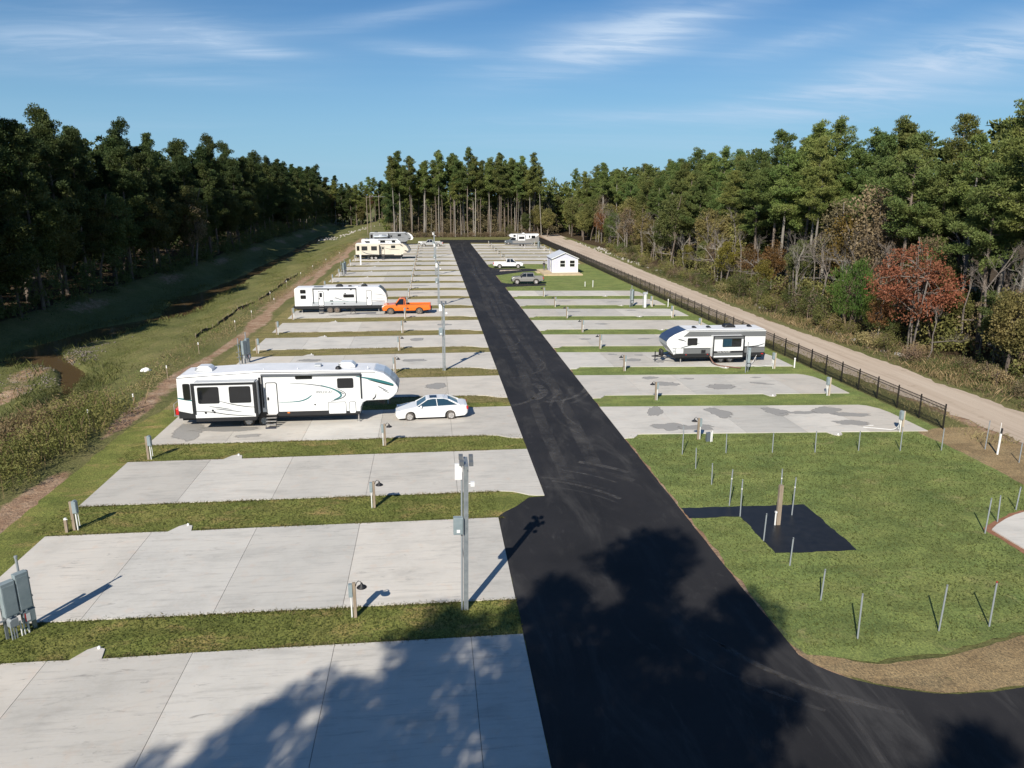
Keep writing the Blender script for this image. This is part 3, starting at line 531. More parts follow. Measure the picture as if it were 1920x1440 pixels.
def gen_pine(seed, h, cb, rad, nb=34, r0=.24, per=165, ln=.34, wd=.115, cr=.96):
    g = np.random.default_rng(seed); path = trunk_path(h, g); tb = MB()
    zs = np.linspace(-.3, h*.97, 9); tb.tube([path(z) for z in zs], [r0*(1.15 - .95*(max(z, 0)/h)**1.1) for z in zs], 6)
    cs, rs = [], []; z0 = h*cb
    for k in range(nb):
        t = (k + g.uniform(0, 1))/nb; t = t**.85; z = z0 + t*(h - z0)*.97; az = g.uniform(0, 6.283)
        L = rad*((1 - t**1.9)*.80 + .2)*g.uniform(.55, 1.12)*min(1, .55 + 2.2*t); el = R(g.uniform(2, 30) + 22*t)
        b = path(z); tip = b + Vector((math.cos(az)*math.cos(el)*L, math.sin(az)*math.cos(el)*L, math.sin(el)*L))
        mid = b.lerp(tip, .5) + Vector((0, 0, -.06*L)); tb.tube([b, mid, tip], [.065*(1.2 - t), .045*(1.2 - t), .02], 4, False)
        m = max(1, int(L/ .95))
        for j in range(m + 1):
            f = 1 - j*.62/max(1, m); c = b.lerp(tip, f); cs.append((c.x + g.normal(0, .22), c.y + g.normal(0, .22), c.z + g.normal(.1, .16))); rs.append(cr*g.uniform(.65, 1.15)*(.78 + .3*(1 - t)))
    tp = path(h*.97); cs += [(tp.x, tp.y, h*.985), (tp.x + .3, tp.y, h*.95)]; rs += [.6, .75]
    for k in range(int(nb*.25)):      # dead stubs on the bare stem
        z = z0*g.uniform(.45, 1.0); az = g.uniform(0, 6.28); L = g.uniform(.4, 1.4); b = path(z)
        tb.tube([b, b + Vector((math.cos(az)*L, math.sin(az)*L, g.uniform(-.2, .3)))], [.03, .012], 3, False)
    return tb, clumps(cs, rs, per, ln, wd, g)
def gen_leafy(seed, h, cb, rad, n=95, per=44, ln=.30, wd=.22, r0=.16, cr=.75, open_=.35, droop=0, stems=1):
    g = np.random.default_rng(seed); tb = MB(); cs, rs = [], []; zc = h*(cb + 1)/2; hz = h*(1 - cb)/2
    bases = [Vector((g.normal(0, .35*(stems > 1)), g.normal(0, .35*(stems > 1)), 0)) for _ in range(stems)]; paths = []
    for b0 in bases:
        lean = Vector((g.normal(0, .08), g.normal(0, .08), 0)); top = h*g.uniform(.75, .92); zs = np.linspace(-.25, top, 6)
        pt = [b0 + lean*z + Vector((.18*math.sin(z*.7 + seed), .18*math.cos(z*.6), z)) for z in zs]; tb.tube(pt, [r0*(1.1 - .9*max(z, 0)/h) for z in zs], 5); paths.append(pt)
    lob = [(g.normal(0, 1, 3), g.uniform(.7, 1.2)) for _ in range(7)]
    while len(cs) < n:
        d = g.normal(0, 1, 3); d /= np.linalg.norm(d); s = 1.0
        for ld_, lw in lob:
            ld_ = ld_/np.linalg.norm(ld_); s = max(s*.94, s*(.8 + .35*lw*max(0, float(d @ ld_))**3))
        rr_ = g.uniform(open_, 1)**.55*s; c = np.array([d[0]*rad*rr_, d[1]*rad*rr_, zc + d[2]*hz*rr_])
        if c[2] > .5: cs.append(c); rs.append(cr*g.uniform(.6, 1.25))
    for c in cs[::3]:
        pt = paths[g.integers(len(paths))]; b = pt[min(len(pt)-1, 2 + int(g.integers(3)))]; tb.tube([b, b.lerp(Vector(c), .6) + Vector((0, 0, .2)), Vector(c)], [.055, .035, .012], 4, False)
    v = clumps(cs, rs, per, ln, wd, g, .8, .6)
    if droop:
        q = v.reshape(-1, 4, 3); c = q.mean(1, keepdims=True); q[:] = c + (q - c)*np.array([.6, .6, 1.7]); v = q.reshape(-1, 3)
    return tb, v
def gen_bare(seed, h, r0=.13, depth=4, spread=.62):
    g = np.random.default_rng(seed); tb = MB()
    def grow(p, d, L, r_, k):
        e = p + d*L; m = p.lerp(e, .5) + Vector(g.normal(0, .05*L, 3)); tb.tube([p, m, e], [r_, r_*.85, r_*.68], 5 if k > 2 else 3, False)
        if k == 0: return
        for _ in range(int(g.integers(2, 5)) if k > 1 else 3):
            nd = (d + Vector(g.normal(0, spread, 3))).normalized(); nd.z = max(nd.z, -.05) + .12; grow(p.lerp(e, g.uniform(.5, 1)), nd.normalized(), L*g.uniform(.45, .78), r_*g.uniform(.42, .62), k-1)
    grow(Vector((0, 0, -.2)), Vector((g.normal(0, .06), g.normal(0, .06), 1)).normalized(), h*.42, r0, depth); return tb
PROTO = {}
def proto(key, tb, lv, tm, lm):
    tme = bpy.data.meshes.new('trunk'); tme.from_pydata(tb.v, [], tb.f); tme.materials.append(tm)
    cme = np_mesh('crown', lv, qd(lv), lm) if lv is not None and len(lv) else None
    PROTO[key] = (tme, cme)
def tree(name, key, x, y, label, group=None, s=1, rz=None, sz=None, cat='tree', z=None, tilt=0):
    e = tag(empty(name, (x, y, zt(x, y) if z is None else z), rnd.uniform(0, 6.28) if rz is None else rz), label, cat, group)
    e.scale = (s, s, sz or s)
    if tilt: e.rotation_euler[0] = rnd.uniform(-tilt, tilt); e.rotation_euler[1] = rnd.uniform(-tilt, tilt)
    tme, cme = PROTO[key]
    t = bpy.data.objects.new('trunk', tme); col.objects.link(t); t.parent = e
    if cme: c = bpy.data.objects.new('crown', cme); col.objects.link(c); c.parent = e
    return e
for k in range(6):
    h = [24, 23, 25, 22, 24, 21][k]
    tb, lv = gen_pine(100 + k, h, [.44, .52, .36, .46, .56, .34][k], [4.2, 3.7, 4.6, 4.0, 3.6, 4.3][k], [38, 32, 44, 36, 30, 42][k]); proto('pine%d' % k, tb, lv, M['palebark'] if k in (1, 4) else M['bark'], M['pine' if k % 2 else 'pine2'])
for k in range(4):   # darker pines of the left wood
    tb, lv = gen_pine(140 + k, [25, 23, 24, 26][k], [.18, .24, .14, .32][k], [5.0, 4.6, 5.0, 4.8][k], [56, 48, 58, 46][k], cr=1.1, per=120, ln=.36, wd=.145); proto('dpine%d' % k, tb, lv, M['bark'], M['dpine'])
for k in range(5):   # slender stand with long bare stems
    tb, lv = gen_pine(160 + k, [27, 25, 28, 26, 24][k], [.54, .6, .52, .62, .56][k], [3.4, 3.1, 3.6, 3.0, 3.2][k], [30, 26, 32, 24, 26][k], r0=.17, per=100, ln=.42, wd=.17); proto('spine%d' % k, tb, lv, M['palebark'] if k in (1, 3) else M['bark'], M['pine2'] if k % 2 else M['pine'])
for k, (lm, h, cb, rad, n, per) in enumerate([('oak', 15, .15, 4.2, 110, 80), ('oak', 18, .2, 4.6, 120, 80), ('olive', 12, .15, 3.4, 85, 64), ('russet', 13, .2, 3.2, 70, 46), ('yellow', 11, .18, 2.9, 65, 50), ('dullred', 22, .45, 3.2, 60, 44), ('brownleaf', 14, .2, 3.3, 70, 36)]):
    tb, lv = gen_leafy(200 + k, h, cb, rad, n, per, (.27 if lm != 'oak' else .3), .2, .2, 1.0); proto('leafy%d' % k, tb, lv, M['bark'] if k < 3 else M['twig'], M[lm])
for k in range(4): proto('bare%d' % k, gen_bare(230 + k, [13, 11, 15, 10][k], .125, 5, [.42, .5, .36, .5][k]), None, M['palebark' if k == 1 else 'twig'], None)
for k, (lm, h, rad, n) in enumerate([('bush', 3.6, 2.3, 46), ('greenweed', 2.6, 2.0, 40), ('olive', 3.2, 2.2, 42), ('brownleaf', 2.6, 2.0, 34), ('bush', 5.5, 2.6, 60), ('weed', 2.0, 1.8, 34)]):
    tb, lv = gen_leafy(260 + k, h, .02, rad, n, 64, .18, .10, .05, .62, .2, stems=4); proto('bush%d' % k, tb, lv, M['browntwig'], M[lm])

GL, GRt, GB = 'pines of the dark wood left of the creek', 'pines of the wood right of the gravel road', 'slender pines of the stand closing the back'
# left wood
n = 0; g = np.random.default_rng(5)
y = 72.0
while y < 430:
    for row, xo in enumerate((-54.0, -59.0)):
        yy = y + g.uniform(-1.4, 1.4) + row*2; x = xo + xshift(yy) + g.uniform(-1.8, 1.6); u = g.uniform()
        if row == 0 and u < .42: tree('oak_tree', 'leafy%d' % g.integers(0, 2), x + 1, yy, 'broad dark green leafy tree at the shaded edge of the left wood', 'leafy trees at the edge of the left wood', g.uniform(.9, 1.25))
        elif row == 0 and u < .47: tree('bare_tree', 'bare%d' % g.integers(0, 4), x + 2, yy, 'pale leafless tree in the shaded edge of the left wood', 'leafless trees at the edge of the left wood', g.uniform(.8, 1.1))
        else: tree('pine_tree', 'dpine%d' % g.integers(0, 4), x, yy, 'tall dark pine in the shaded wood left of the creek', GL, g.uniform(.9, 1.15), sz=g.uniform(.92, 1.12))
    y += 5.0 + (y > 200)*3.0
tree('pine_tree', 'dpine3', -55.5, 104, 'tallest dark pine at the far left, its round head high above the left wood', s=1.2)
tree('oak_tree', 'leafy6', -50.5, 172, 'olive brown leafy tree standing forward of the left wood near its far end', s=1.1)
tree('red_brown_tree', 'leafy5', -62, 137, 'brownish red crown rising above the skyline of the left wood', s=1.16)
tree('red_brown_tree', 'leafy6', -66, 150, 'brown crown beside the reddish one on the skyline of the left wood', s=1.7)
# right wood: pines
y = 46.0
while y < 330:
    for row, xo in enumerate((54.0, 60.0)):
        yy = y + g.uniform(-1.3, 1.3) + row*2.2; x = xo + max(0, (yy - 150)*.05) + g.uniform(-2.4, 2.0)
        if row == 0 and g.uniform() < .26:
            kk = ['leafy2', 'leafy4', 'leafy6', 'leafy1'][int(g.integers(0, 4))]; tree('tall_leafy_tree', kk, x - 1, yy, {'leafy2': 'tall olive leafy tree between the pines of the right wood', 'leafy4': 'tall yellowish leafy tree between the pines of the right wood', 'leafy6': 'tall brown leafed tree between the pines of the right wood', 'leafy1': 'tall green leafy tree between the pines of the right wood'}[kk], 'leafy trees between the right pines, ' + {'leafy2': 'olive', 'leafy4': 'yellowish', 'leafy6': 'brown', 'leafy1': 'green'}[kk], g.uniform(1.0, 1.3)); continue
        tree('pine_tree', 'pine%d' % g.integers(0, 6), x, yy, 'tall green pine in the wood right of the gravel road', GRt, g.uniform(.80, 1.08), sz=g.uniform(.76, 1.0))
    y += 3.9 + (y > 160)*2.6
for k, (x, yy, s) in enumerate([(58, 92, 1.02), (60, 112, 1.02), (64, 80, 1.04)]):
    tree('pine_tree', 'pine%d' % (k + 1), x, yy, ['highest round headed pine on the skyline of the right wood', 'tall open crowned pine left of the highest one on the right skyline', 'broad pine right of the highest one on the right skyline'][k], s=s)
# right wood: mixed edge
edge = [('red_leaved_tree', 'leafy3', 0, 0, '', 0)]
tb, lv = gen_leafy(300, 8.6, .12, 4.4, 150, 74, .18, .13, .07, .72, .2, stems=4); proto('redtree', tb, lv, M['twig'], M['redleaf'])
tb, lv = gen_leafy(301, 8.2, .05, 3.2, 130, 70, .28, .09, .10, .68, .25, droop=1, stems=3); proto('willow', tb, lv, M['browntwig'], M['willow'])
tree('red_maple', 'redtree', 46.8, 69.0, 'red leaved tree, the reddest crown, before the dark pines right', s=1.3)
tree('russet_tree', 'leafy3', 44.9, 71.5, 'low russet brown tree between the red tree and the willow', s=.45)
tree('willow_tree', 'willow', 45.0, 77.0, 'bright green drooping willow beside the gravel road', s=1.12)
tree('willow_tree', 'willow', 46.2, 73.6, 'smaller green willow right of the bright one, under the red tree', s=.72)
tree('yellow_tree', 'leafy4', 46.5, 103, 'small olive yellow tree with a thin trunk right beside the gravel road', s=.62)
tree('yellow_tree', 'leafy4', 50.5, 57.5, 'yellow green tree at the far right edge beyond the gravel road', s=.8)
tree('yellow_tree', 'leafy2', 47.2, 56.5, 'olive green tree hung with vines at the far right edge', s=.72)
tree('green_tree', 'leafy0', 49.5, 61.0, 'dense dark green tree right of the red one', s=.52)
tree('oak_tree', 'leafy1', 51.0, 72, 'dark green leafy tree behind the red tree', s=.62)
for k, (x, yy, kk, s, lab) in enumerate([(49.5, 57.2, 'bare1', 1.25, 'tall pale forked bare tree at the far right edge'), (52.0, 66.0, 'bare2', 1.05, 'grey bare tree with a fan of fine branches above the red tree'), (45.0, 63.6, 'bare3', .62, 'small crooked pale bare tree in front of the red tree'), (50.0, 92.0, 'bare0', 1.0, 'grey bare tree left of the willow with spreading twigs'), (48.6, 98.0, 'bare2', .85, 'brownish bare tree among the brush left of the willow'), (48.0, 84.0, 'bare1', 1.05, 'leaning pale bare tree just left behind the willow'), (49.0, 118.0, 'bare3', 1.1, 'pale bare tree beside the gravel road above the small fence posts'), (49.5, 128.0, 'bare1', 1.0, 'slim pale bare tree further along the gravel road'), (53, 62, 'bare0', 1.1, 'whitish bare tree right of the leaning pine trunk'), (50.5, 88.0, 'bare3', 1.0, 'bare tree with pale twisted limbs behind the willow')]):
    tree('bare_tree', kk, x, yy, lab, s=s)
for k in range(34):
    yy = 68 + k*6.4 + g.uniform(-2, 2); x = 48.8 + max(0, yy - 190)*.05 + g.uniform(-1.2, 2.8) + (3.2 if yy < 96 else 0); kk = ['leafy0', 'leafy2', 'leafy3', 'leafy6', 'leafy4', 'leafy1', 'leafy2'][int(g.integers(0, 7))]
    tree('edge_tree', kk, x, yy, {'leafy0': 'green leafy tree at the edge of the right wood', 'leafy1': 'taller green leafy tree at the edge of the right wood', 'leafy2': 'olive leafy tree at the edge of the right wood', 'leafy3': 'russet leafy tree at the edge of the right wood', 'leafy4': 'yellowish leafy tree at the edge of the right wood', 'leafy6': 'brown leafed tree at the edge of the right wood'}[kk], 'mixed trees edging the right wood, ' + kk[-1] * 0 + {'leafy0': 'green', 'leafy1': 'tall green', 'leafy2': 'olive', 'leafy3': 'russet', 'leafy4': 'yellowish', 'leafy6': 'brown'}[kk], g.uniform(.5, .95))
# brush along the gravel road
for k in range(34):
    yy = 62 + k*5.2 + g.uniform(-3, 3); tree('bare_tree', 'bare%d' % g.integers(0, 4), 48.8 + max(0, yy - 190)*.05 + g.uniform(-1.5, 2.5) + (2.5 if yy < 80 else 0), yy, 'grey leafless tree among the edge of the right wood', 'leafless trees edging the right wood', g.uniform(.8, 1.25))
for k in range(62):
    yy = 44 + k*2.6 + g.uniform(-1, 1); x = 43.3 + max(0, yy - 150)*.045 + g.uniform(-.3, 2.4) + (.8 if yy < 60 else 0); kk = int(g.integers(0, 6))
    lab = ['dark green bush in the brush along the gravel road', 'light green bush in the brush along the gravel road', 'olive bush in the brush along the gravel road', 'brown bush in the brush along the gravel road', 'tall green bush in the brush along the gravel road', 'dry straw coloured bush in the brush along the gravel road'][kk]
    tree('roadside_bush', 'bush%d' % kk, x, yy, lab, 'roadside ' + ['dark green', 'light green', 'olive', 'brown', 'tall green', 'straw coloured'][kk] + ' bushes', g.uniform(.55, .95), cat='bush')
# back stand
for k in range(78):
    x = -13 + (k % 26)*2.0 + g.uniform(-1.4, 1.4); yy = 267 + (k//26)*4.5 + g.uniform(-1.6, 1.6) - .05*abs(x - 10)
    tree('slender_pine', 'spine%d' % g.integers(0, 5), x, yy, 'slender pine with a long bare trunk in the stand at the back', GB, g.uniform(.78, 1.08), tilt=R(1.8))
for k, (x, yy, kk, s, lab) in enumerate([(-12.5, 268, 'dpine0', 1.0, 'full crowned dark pine at the left corner of the back stand'), (36.5, 270, 'leafy5', 1.12, 'dull red crown at the right end of the back stand'), (41, 276, 'bare1', 1.5, 'white barked bare tree right of the back stand'), (37.5, 268, 'leafy2', 1.0, 'olive leafy tree at the right foot of the back stand'), (33, 266, 'leafy0', .62, 'green leafy tree low in front of the back stand'), (27.0, 263.5, 'bush4', .9, 'round green bush at the foot of the back stand'), (48.5, 262, 'leafy0', 1.0, 'green leafy tree where the gravel road meets the back stand'), (48, 240, 'leafy2', .9, 'olive tree right of the far end of the gravel road')]):
    tree('stand_edge_tree' if 'bush' not in kk else 'green_bush', kk, x, yy, lab, s=s, cat='tree' if 'bush' not in kk else 'bush')
for k in range(26):
    x = -11 + k*1.9 + g.uniform(-.6, .6); tree('undergrowth_bush', 'bush3', x, 262.8 + g.uniform(-.5, 1.5), 'thin brown undergrowth bush at the foot of the back stand', 'undergrowth bushes at the foot of the back stand', g.uniform(.6, 1.0), cat='bush')
# far end of the corridor
for k in range(40):
    x = -66 + (k % 20)*2.75 + g.uniform(-1, 1); yy = 405 + (k//20)*9 + g.uniform(-3, 3) + max(0, -x - 30)*.8; kk = ['dpine1', 'pine2', 'leafy5', 'pine4', 'leafy1', 'leafy2', 'dpine0'][int(g.integers(0, 7))]
    tree('distant_tree', kk, x, yy, 'far off tree closing the grassy corridor beyond the utility poles', 'far off trees closing the grassy corridor', g.uniform(.72, 1.0))
for k, (x, yy, kk, s_) in enumerate([(40, 262, 'leafy2', .9), (43, 285, 'leafy0', 1.0), (47, 292, 'leafy1', .95), (51, 280, 'leafy4', 1.1), (52, 262, 'leafy2', 1.0), (50, 248, 'leafy0', .85), (53, 236, 'leafy6', .9), (39, 290, 'leafy4', 1.2), (35, 280, 'leafy2', 1.2)]):
    tree('leafy_tree', kk, x, yy, ['low olive tree at the right foot of the back stand beside the motorhome', 'green leafy tree behind the steel gantry', 'taller green leafy tree right behind the steel gantry', 'yellowish tree right of the steel gantry', 'olive tree right of the end of the gravel road', 'green leafy tree beside the last bend of the gravel road', 'brown leafed tree at the far end of the right wood', 'yellowish tree left behind the steel gantry', 'olive tree inside the right end of the back stand'][k], s=s_)
# pines behind the camera whose shade falls over the near road and pad
for k, (x, yy, kk, s) in enumerate([(-6.3, -2.6, 'dpine3', 1.0), (-10.4, -3.8, 'pine4', .98), (-3.2, -6.0, 'dpine2', 1.0), (-13.5, -5.0, 'pine2', .92), (-19.5, -8.5, 'pine4', .95), (-7.4, -9.5, 'dpine1', 1.0), (1.0, -13.5, 'dpine0', .95), (5.4, -17.5, 'pine1', .95), (-16.5, -9, 'pine0', .9)]):
    tree('pine_tree', kk, x, yy, 'tall pine standing behind the viewpoint, shading the near road', 'pines behind the viewpoint', s, z=0)

# the depth of the woods: far stems and heads nobody could count
def wood(name, spots, lm, seed, hs=(19, 25)):
    gg = np.random.default_rng(seed); vs = []; tb = MB()
    for x, y in spots:
        h = gg.uniform(*hs); z0 = zt(x, y); k = 34; t = gg.uniform(.02, 1, k); a = gg.uniform(0, 6.28, k); rad = 3.8*((1 - t)**.5*.8 + .2)*gg.uniform(.3, 1, k)
        cs = np.stack([x + rad*np.cos(a), y + rad*np.sin(a), z0 + h*t], 1); vs.append(clumps(cs, gg.uniform(.8, 1.35, k), 15, .85, .52, gg, .7, .7)); tb.tube([(x, y, z0 - .2), (x, y, z0 + h*.9)], [.2, .06], 4, False)
    v = np.concatenate(vs); o = bpy.data.objects.new(name, np_mesh(name, v, qd(v), M[lm])); col.objects.link(o); tag(o, kind='stuff'); o['label'] = {'l': 'dense mass of pine crowns deep in the left wood', 'r': 'dense mass of pine crowns deep in the right wood', 'b': 'dense mass of trees behind the back stand'}[lm and name[-1] if False else seed_key[seed]]; o['category'] = 'woodland'
    return o
seed_key = {1: 'l', 2: 'r', 3: 'b'}
g = np.random.default_rng(17)
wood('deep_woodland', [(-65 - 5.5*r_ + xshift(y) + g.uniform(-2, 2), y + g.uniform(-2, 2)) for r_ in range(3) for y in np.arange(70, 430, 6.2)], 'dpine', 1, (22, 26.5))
wood('deep_woodland', [(68 + 6*r_ + g.uniform(-2, 2) + max(0, y - 150)*.05, y + g.uniform(-2, 2)) for r_ in range(3) for y in np.arange(44, 350, 6.0)], 'pine', 2, (20, 24))
wood('deep_woodland', [(x + g.uniform(-2, 2), y + g.uniform(-2, 2)) for y in (286, 296, 308) for x in np.arange(-14, 58, 4.0)] + [(x + g.uniform(-2, 2), 425 + g.uniform(-4, 10)) for x in np.arange(-64, -6, 2.6)] + [(x, 330 + g.uniform(-4, 4)) for x in np.arange(-10, 70, 4)], 'pine2', 3, (15, 20))

# ------------------------------------------------------------------ weeds and grass nobody could count
def tufts(name, pts, hs, wd, lm, seed, label, cat, spread=.35, per=1):
    gg = np.random.default_rng(seed); P = np.repeat(np.asarray(pts, float), per, 0); n = len(P); P[:, :2] += gg.normal(0, .05, (n, 2))
    h = gg.uniform(*hs, (n, 1)); lean = gg.normal(0, spread, (n, 2)); a = gg.uniform(0, 6.28, n); w = wd*gg.uniform(.6, 1.3, n)
    sx = np.stack([np.cos(a)*w, np.sin(a)*w, np.zeros(n)], 1); top = P + np.concatenate([lean*h, h], 1); mid = P + np.concatenate([lean*h*.35, h*.55], 1)
    v = np.stack([P - sx, P + sx, top, mid - sx*.8], 1).reshape(-1, 3)
    o = bpy.data.objects.new(name, np_mesh(name, v, qd(v), M[lm])); col.objects.link(o); return tag(o, label, cat, kind='stuff')
def scat(n, x0, x1, y0, y1, gg, dens=None):
    x = gg.uniform(x0, x1, n); y = gg.uniform(y0, y1, n)
    if dens is not None: k = dens(x, y) > gg.uniform(0, 1, n); x, y = x[k], y[k]
    return np.stack([x, y, zter(x, y) + .01], 1)
g = np.random.default_rng(23)
def mound(x, y): return np.exp(-(((x + 26.2) / 5.0)**4 + ((y - 47.5) / 8.2)**4)) * (x < -21.0 - (y < 44)*.6 + .5*np.sin(y*1.3))
def leafmass(name, pts, hs, lm, seed, label, cat='weeds', per=16, ln=.17, wd=.065, cr=.34):
    gg = np.random.default_rng(seed); P = np.asarray(pts, float).copy(); n_ = len(P); P[:, 2] += gg.uniform(.1, 1, n_)*gg.uniform(*hs, n_)
    v = clumps(P, gg.uniform(.7, 1.3, n_)*cr, per*(.8/cr)**1.6, ln, wd, gg, 1.0, .8); o = bpy.data.objects.new(name, np_mesh(name, v, qd(v), M[lm])); col.objects.link(o); return tag(o, label, cat, kind='stuff')
md = scat(7500, -34, -19.5, 36, 60, g, mound)
leafmass('tall_weeds', md[md[:, 0] > -25.6], (.5, 1.9), 'greenweed', 1, 'mound of tall green weeds at the end of the bare soil strip')
leafmass('tall_weeds', md[md[:, 0] <= -24.6], (.3, 1.4), 'weed', 2, 'tall dry golden weeds behind the green mound on the left')
mt_ = scat(2200, -34, -19.5, 36, 60, g, mound)
tufts('weed_stalks', mt_, (.3, 1.7), .012, 'weed', 41, 'thin dry stalks rising from the weed mound on the left', 'weeds', .2)
def rv_(x, y): return np.clip(.35 + .8*np.sin(y*.35)*np.sin(y*.11 + 1), .1, 1)
tufts('dry_weeds', scat(16000, 41.4, 47.5, 38, 110, g, rv_), (.15, .8), .016, 'weed', 3, 'dry brown weeds along the right side of the gravel road', 'weeds', .35)
leafmass('green_weeds', scat(6500, 42.0, 48, 38, 150, g, rv_), (.1, 1.3), 'bush', 4, 'green weeds along the right side of the gravel road', per=14)
leafmass('brown_weeds', scat(1300, 41.7, 47, 38, 150, g, lambda x, y: 1 - rv_(x, y)*.8), (.1, .7), 'brownleaf', 44, 'brown weeds along the right side of the gravel road', per=14)
tufts('verge_grass', scat(9000, 33.6, 36.2, 41, 140, g, lambda x, y: .25 + .6*(np.sin(y*.8) > .1)), (.1, .35), .014, 'weed', 5, 'dry grass between the black fence and the gravel road', 'grass', .5)
tufts('bank_grass', scat(90000, -52, -22, 45, 230, g, lambda x, y: .5 + .5*np.sin(x*.7 + y*.15)), (.06, .26), .016, 'greenweed', 6, 'rough grass over the creek bank on the left', 'grass', .5)
tufts('bank_weeds', scat(6000, -27.5, -21.8, 56, 240, g, lambda x, y: np.exp(-((x + 24.5 + .6*np.sin(y*.2))/1.5)**2)), (.1, .45), .012, 'weed', 7, 'dry brush along the soil strip left of the pads', 'weeds', .4)
tufts('creek_weeds', scat(30000, -48, -27, 55, 150, g, lambda x, y: np.exp(-((np.abs(x - np.interp(y, CY, CX)) - 3.2)/1.0)**2)*.8), (.2, .7), .022, 'bush', 8, 'dark weeds fringing the creek channel', 'weeds', .4)
def edgepts():
    out = []
    for i in range(0, 7):
        for yy, sgn, sl in ((LT[i], 1, .10), (LB[i+1], -1, .22)):
            n_ = 1300; x = g.uniform(-17.7, (2.9 if i == 0 else 3.2), n_); keep = np.array([nz1(a*.5 + yy, 2.2) for a in x]) > -.12; x = x[keep]
            out.append(np.stack([x, yy + sl*(5.5 - x)/23 + sgn*np.abs(g.normal(0, .10, len(x))) - sgn*.03, np.full(len(x), .03)], 1))
    return np.concatenate(out)
EDGE = edgepts(); EDGE = EDGE[~((EDGE[:, 0] > -12.45) & (EDGE[:, 0] < -11.2))]
tufts('dry_lawn_edge', EDGE, (.03, .09), .02, 'dryblade', 19, 'dry straw coloured turf fringe along the slab edges', 'grass', .8)
# grass blades on the near lawns, thickest where turf overhangs the slab edges
def off_notch(P):
    k = np.ones(len(P), bool)
    for T in LT[:8]: k &= ~((P[:, 0] > -12.45) & (P[:, 0] < -11.2) & (P[:, 1] > T - .1) & (P[:, 1] < T + .85))
    return P[k]
def lawnpts():
    out = []
    for i in range(0, 5):
        t0, b1 = LT[i] + .1, LB[i+1]
        n_ = [9000, 8500, 6500, 4500, 3000][i]; x = g.uniform(-18.5, 5.4 if i > 1 else 2.9, n_); e = g.uniform(0, 1, n_); y = t0 + e*(b1 + .1 - t0)
        out.append(np.stack([x, y, np.full(n_, .03)], 1))
        for yy, sgn, sl in ((LT[i], 1, .10), (LB[i+1], -1, .22)):
            x = g.uniform(-17.7, (2.6 if i == 0 else 3.2), 1500); out.append(np.stack([x, yy + sl*(5.5 - x)/23 + sgn*np.abs(g.normal(0, .05, 1500)) - sgn*.015, np.full(1500, .03)], 1))
    return np.concatenate(out)
tufts('lawn_blades', off_notch(lawnpts()), (.03, .075), .02, 'blade', 9, 'green grass blades of the mown strips between the near pads', 'grass', .7)
bl = scat(30000, 12.1, 31, 21.5, 45, g, lambda x, y: (y > 20.9 + (x - 12)*.12) * (y < 45 - .07*(x - 13)))
inp = (bl[:, 0] > 14.4) & (bl[:, 0] < 18.3) & (bl[:, 1] > 28.4) & (bl[:, 1] < 33.6) | (bl[:, 0] < 14.6) & (bl[:, 1] > 32.3) & (bl[:, 1] < 33.8) | (bl[:, 0] > 25) & (bl[:, 1] < 31.5)
tufts('lawn_blades', bl[~inp] + np.array([0, 0, .02]), (.03, .08), .02, 'blade', 10, 'short grass blades of the large front lawn', 'grass', .8)
leafmass('dry_brush', scat(3000, -24.6, -21.6, 60, 230, g, lambda x, y: np.exp(-((x + 23.0 + .4*np.sin(y*.2))/1.0)**2)*(.55 + .45*np.sin(y*.23))), (.02, .35), 'weed', 73, 'dry straw brush beside the silt fence', per=9)
leafmass('bank_brush', scat(1500, -27.5, -22.0, 56, 240, g, lambda x, y: np.exp(-((x + 24.6 + .6*np.sin(y*.2))/1.3)**2)*(.5 + .5*np.sin(y*.31))), (.05, .6), 'greenweed', 71, 'olive brush along the soil strip left of the pads', per=12)
leafmass('creek_brush', scat(1500, -34, -26.5, 54, 74, g, lambda x, y: np.exp(-((np.abs(x - np.interp(y, CY, CX)) - 1.2)/1.2)**2)), (.1, .9), 'bush', 72, 'dark brush crowding the near bend of the creek', per=14)
# low growth filling the shade under the trees
def under(name, spots, lm, seed, label, hh=(1.5, 6)):
    gg = np.random.default_rng(seed); vs = []
    for x, y in spots:
        h = gg.uniform(*hh); k = 9; cs = np.stack([x + gg.normal(0, 1.3, k), y + gg.normal(0, 1.3, k), zt(x, y) + gg.uniform(.1, 1, k)*h], 1); vs.append(clumps(cs, gg.uniform(.6, 1.2, k), 32, .32, .2, gg, .8, .7))
    v = np.concatenate(vs); o = bpy.data.objects.new(name, np_mesh(name, v, qd(v), M[lm])); col.objects.link(o); return tag(o, label, 'undergrowth', kind='stuff')
under('undergrowth', [(-52.0 + xshift(y) + g.uniform(-3.5, 1.0), y + g.uniform(-1, 1)) for y in np.arange(66, 440, 2.2)], 'oak', 61, 'dark undergrowth along the foot of the left wood', (1, 7))
under('undergrowth', [(50.5 + g.uniform(-2.0, 4) + max(0, y - 150)*.05, y + g.uniform(-1, 1)) for y in np.arange(44, 330, 1.7)], 'olive', 62, 'olive undergrowth along the foot of the right wood', (1, 5))
under('undergrowth', [(52.5 + g.uniform(-2.0, 4) + max(0, y - 150)*.05, y + g.uniform(-1, 1)) for y in np.arange(44, 330, 2.0)], 'brownleaf', 63, 'brown undergrowth in the right wood', (1, 7))
under('undergrowth', [(x + g.uniform(-1, 1), 277 + g.uniform(-6, 8)) for x in np.arange(-14, 44, .45)], 'brownleaf', 64, 'brown undergrowth among the trunks of the back stand', (2, 11))
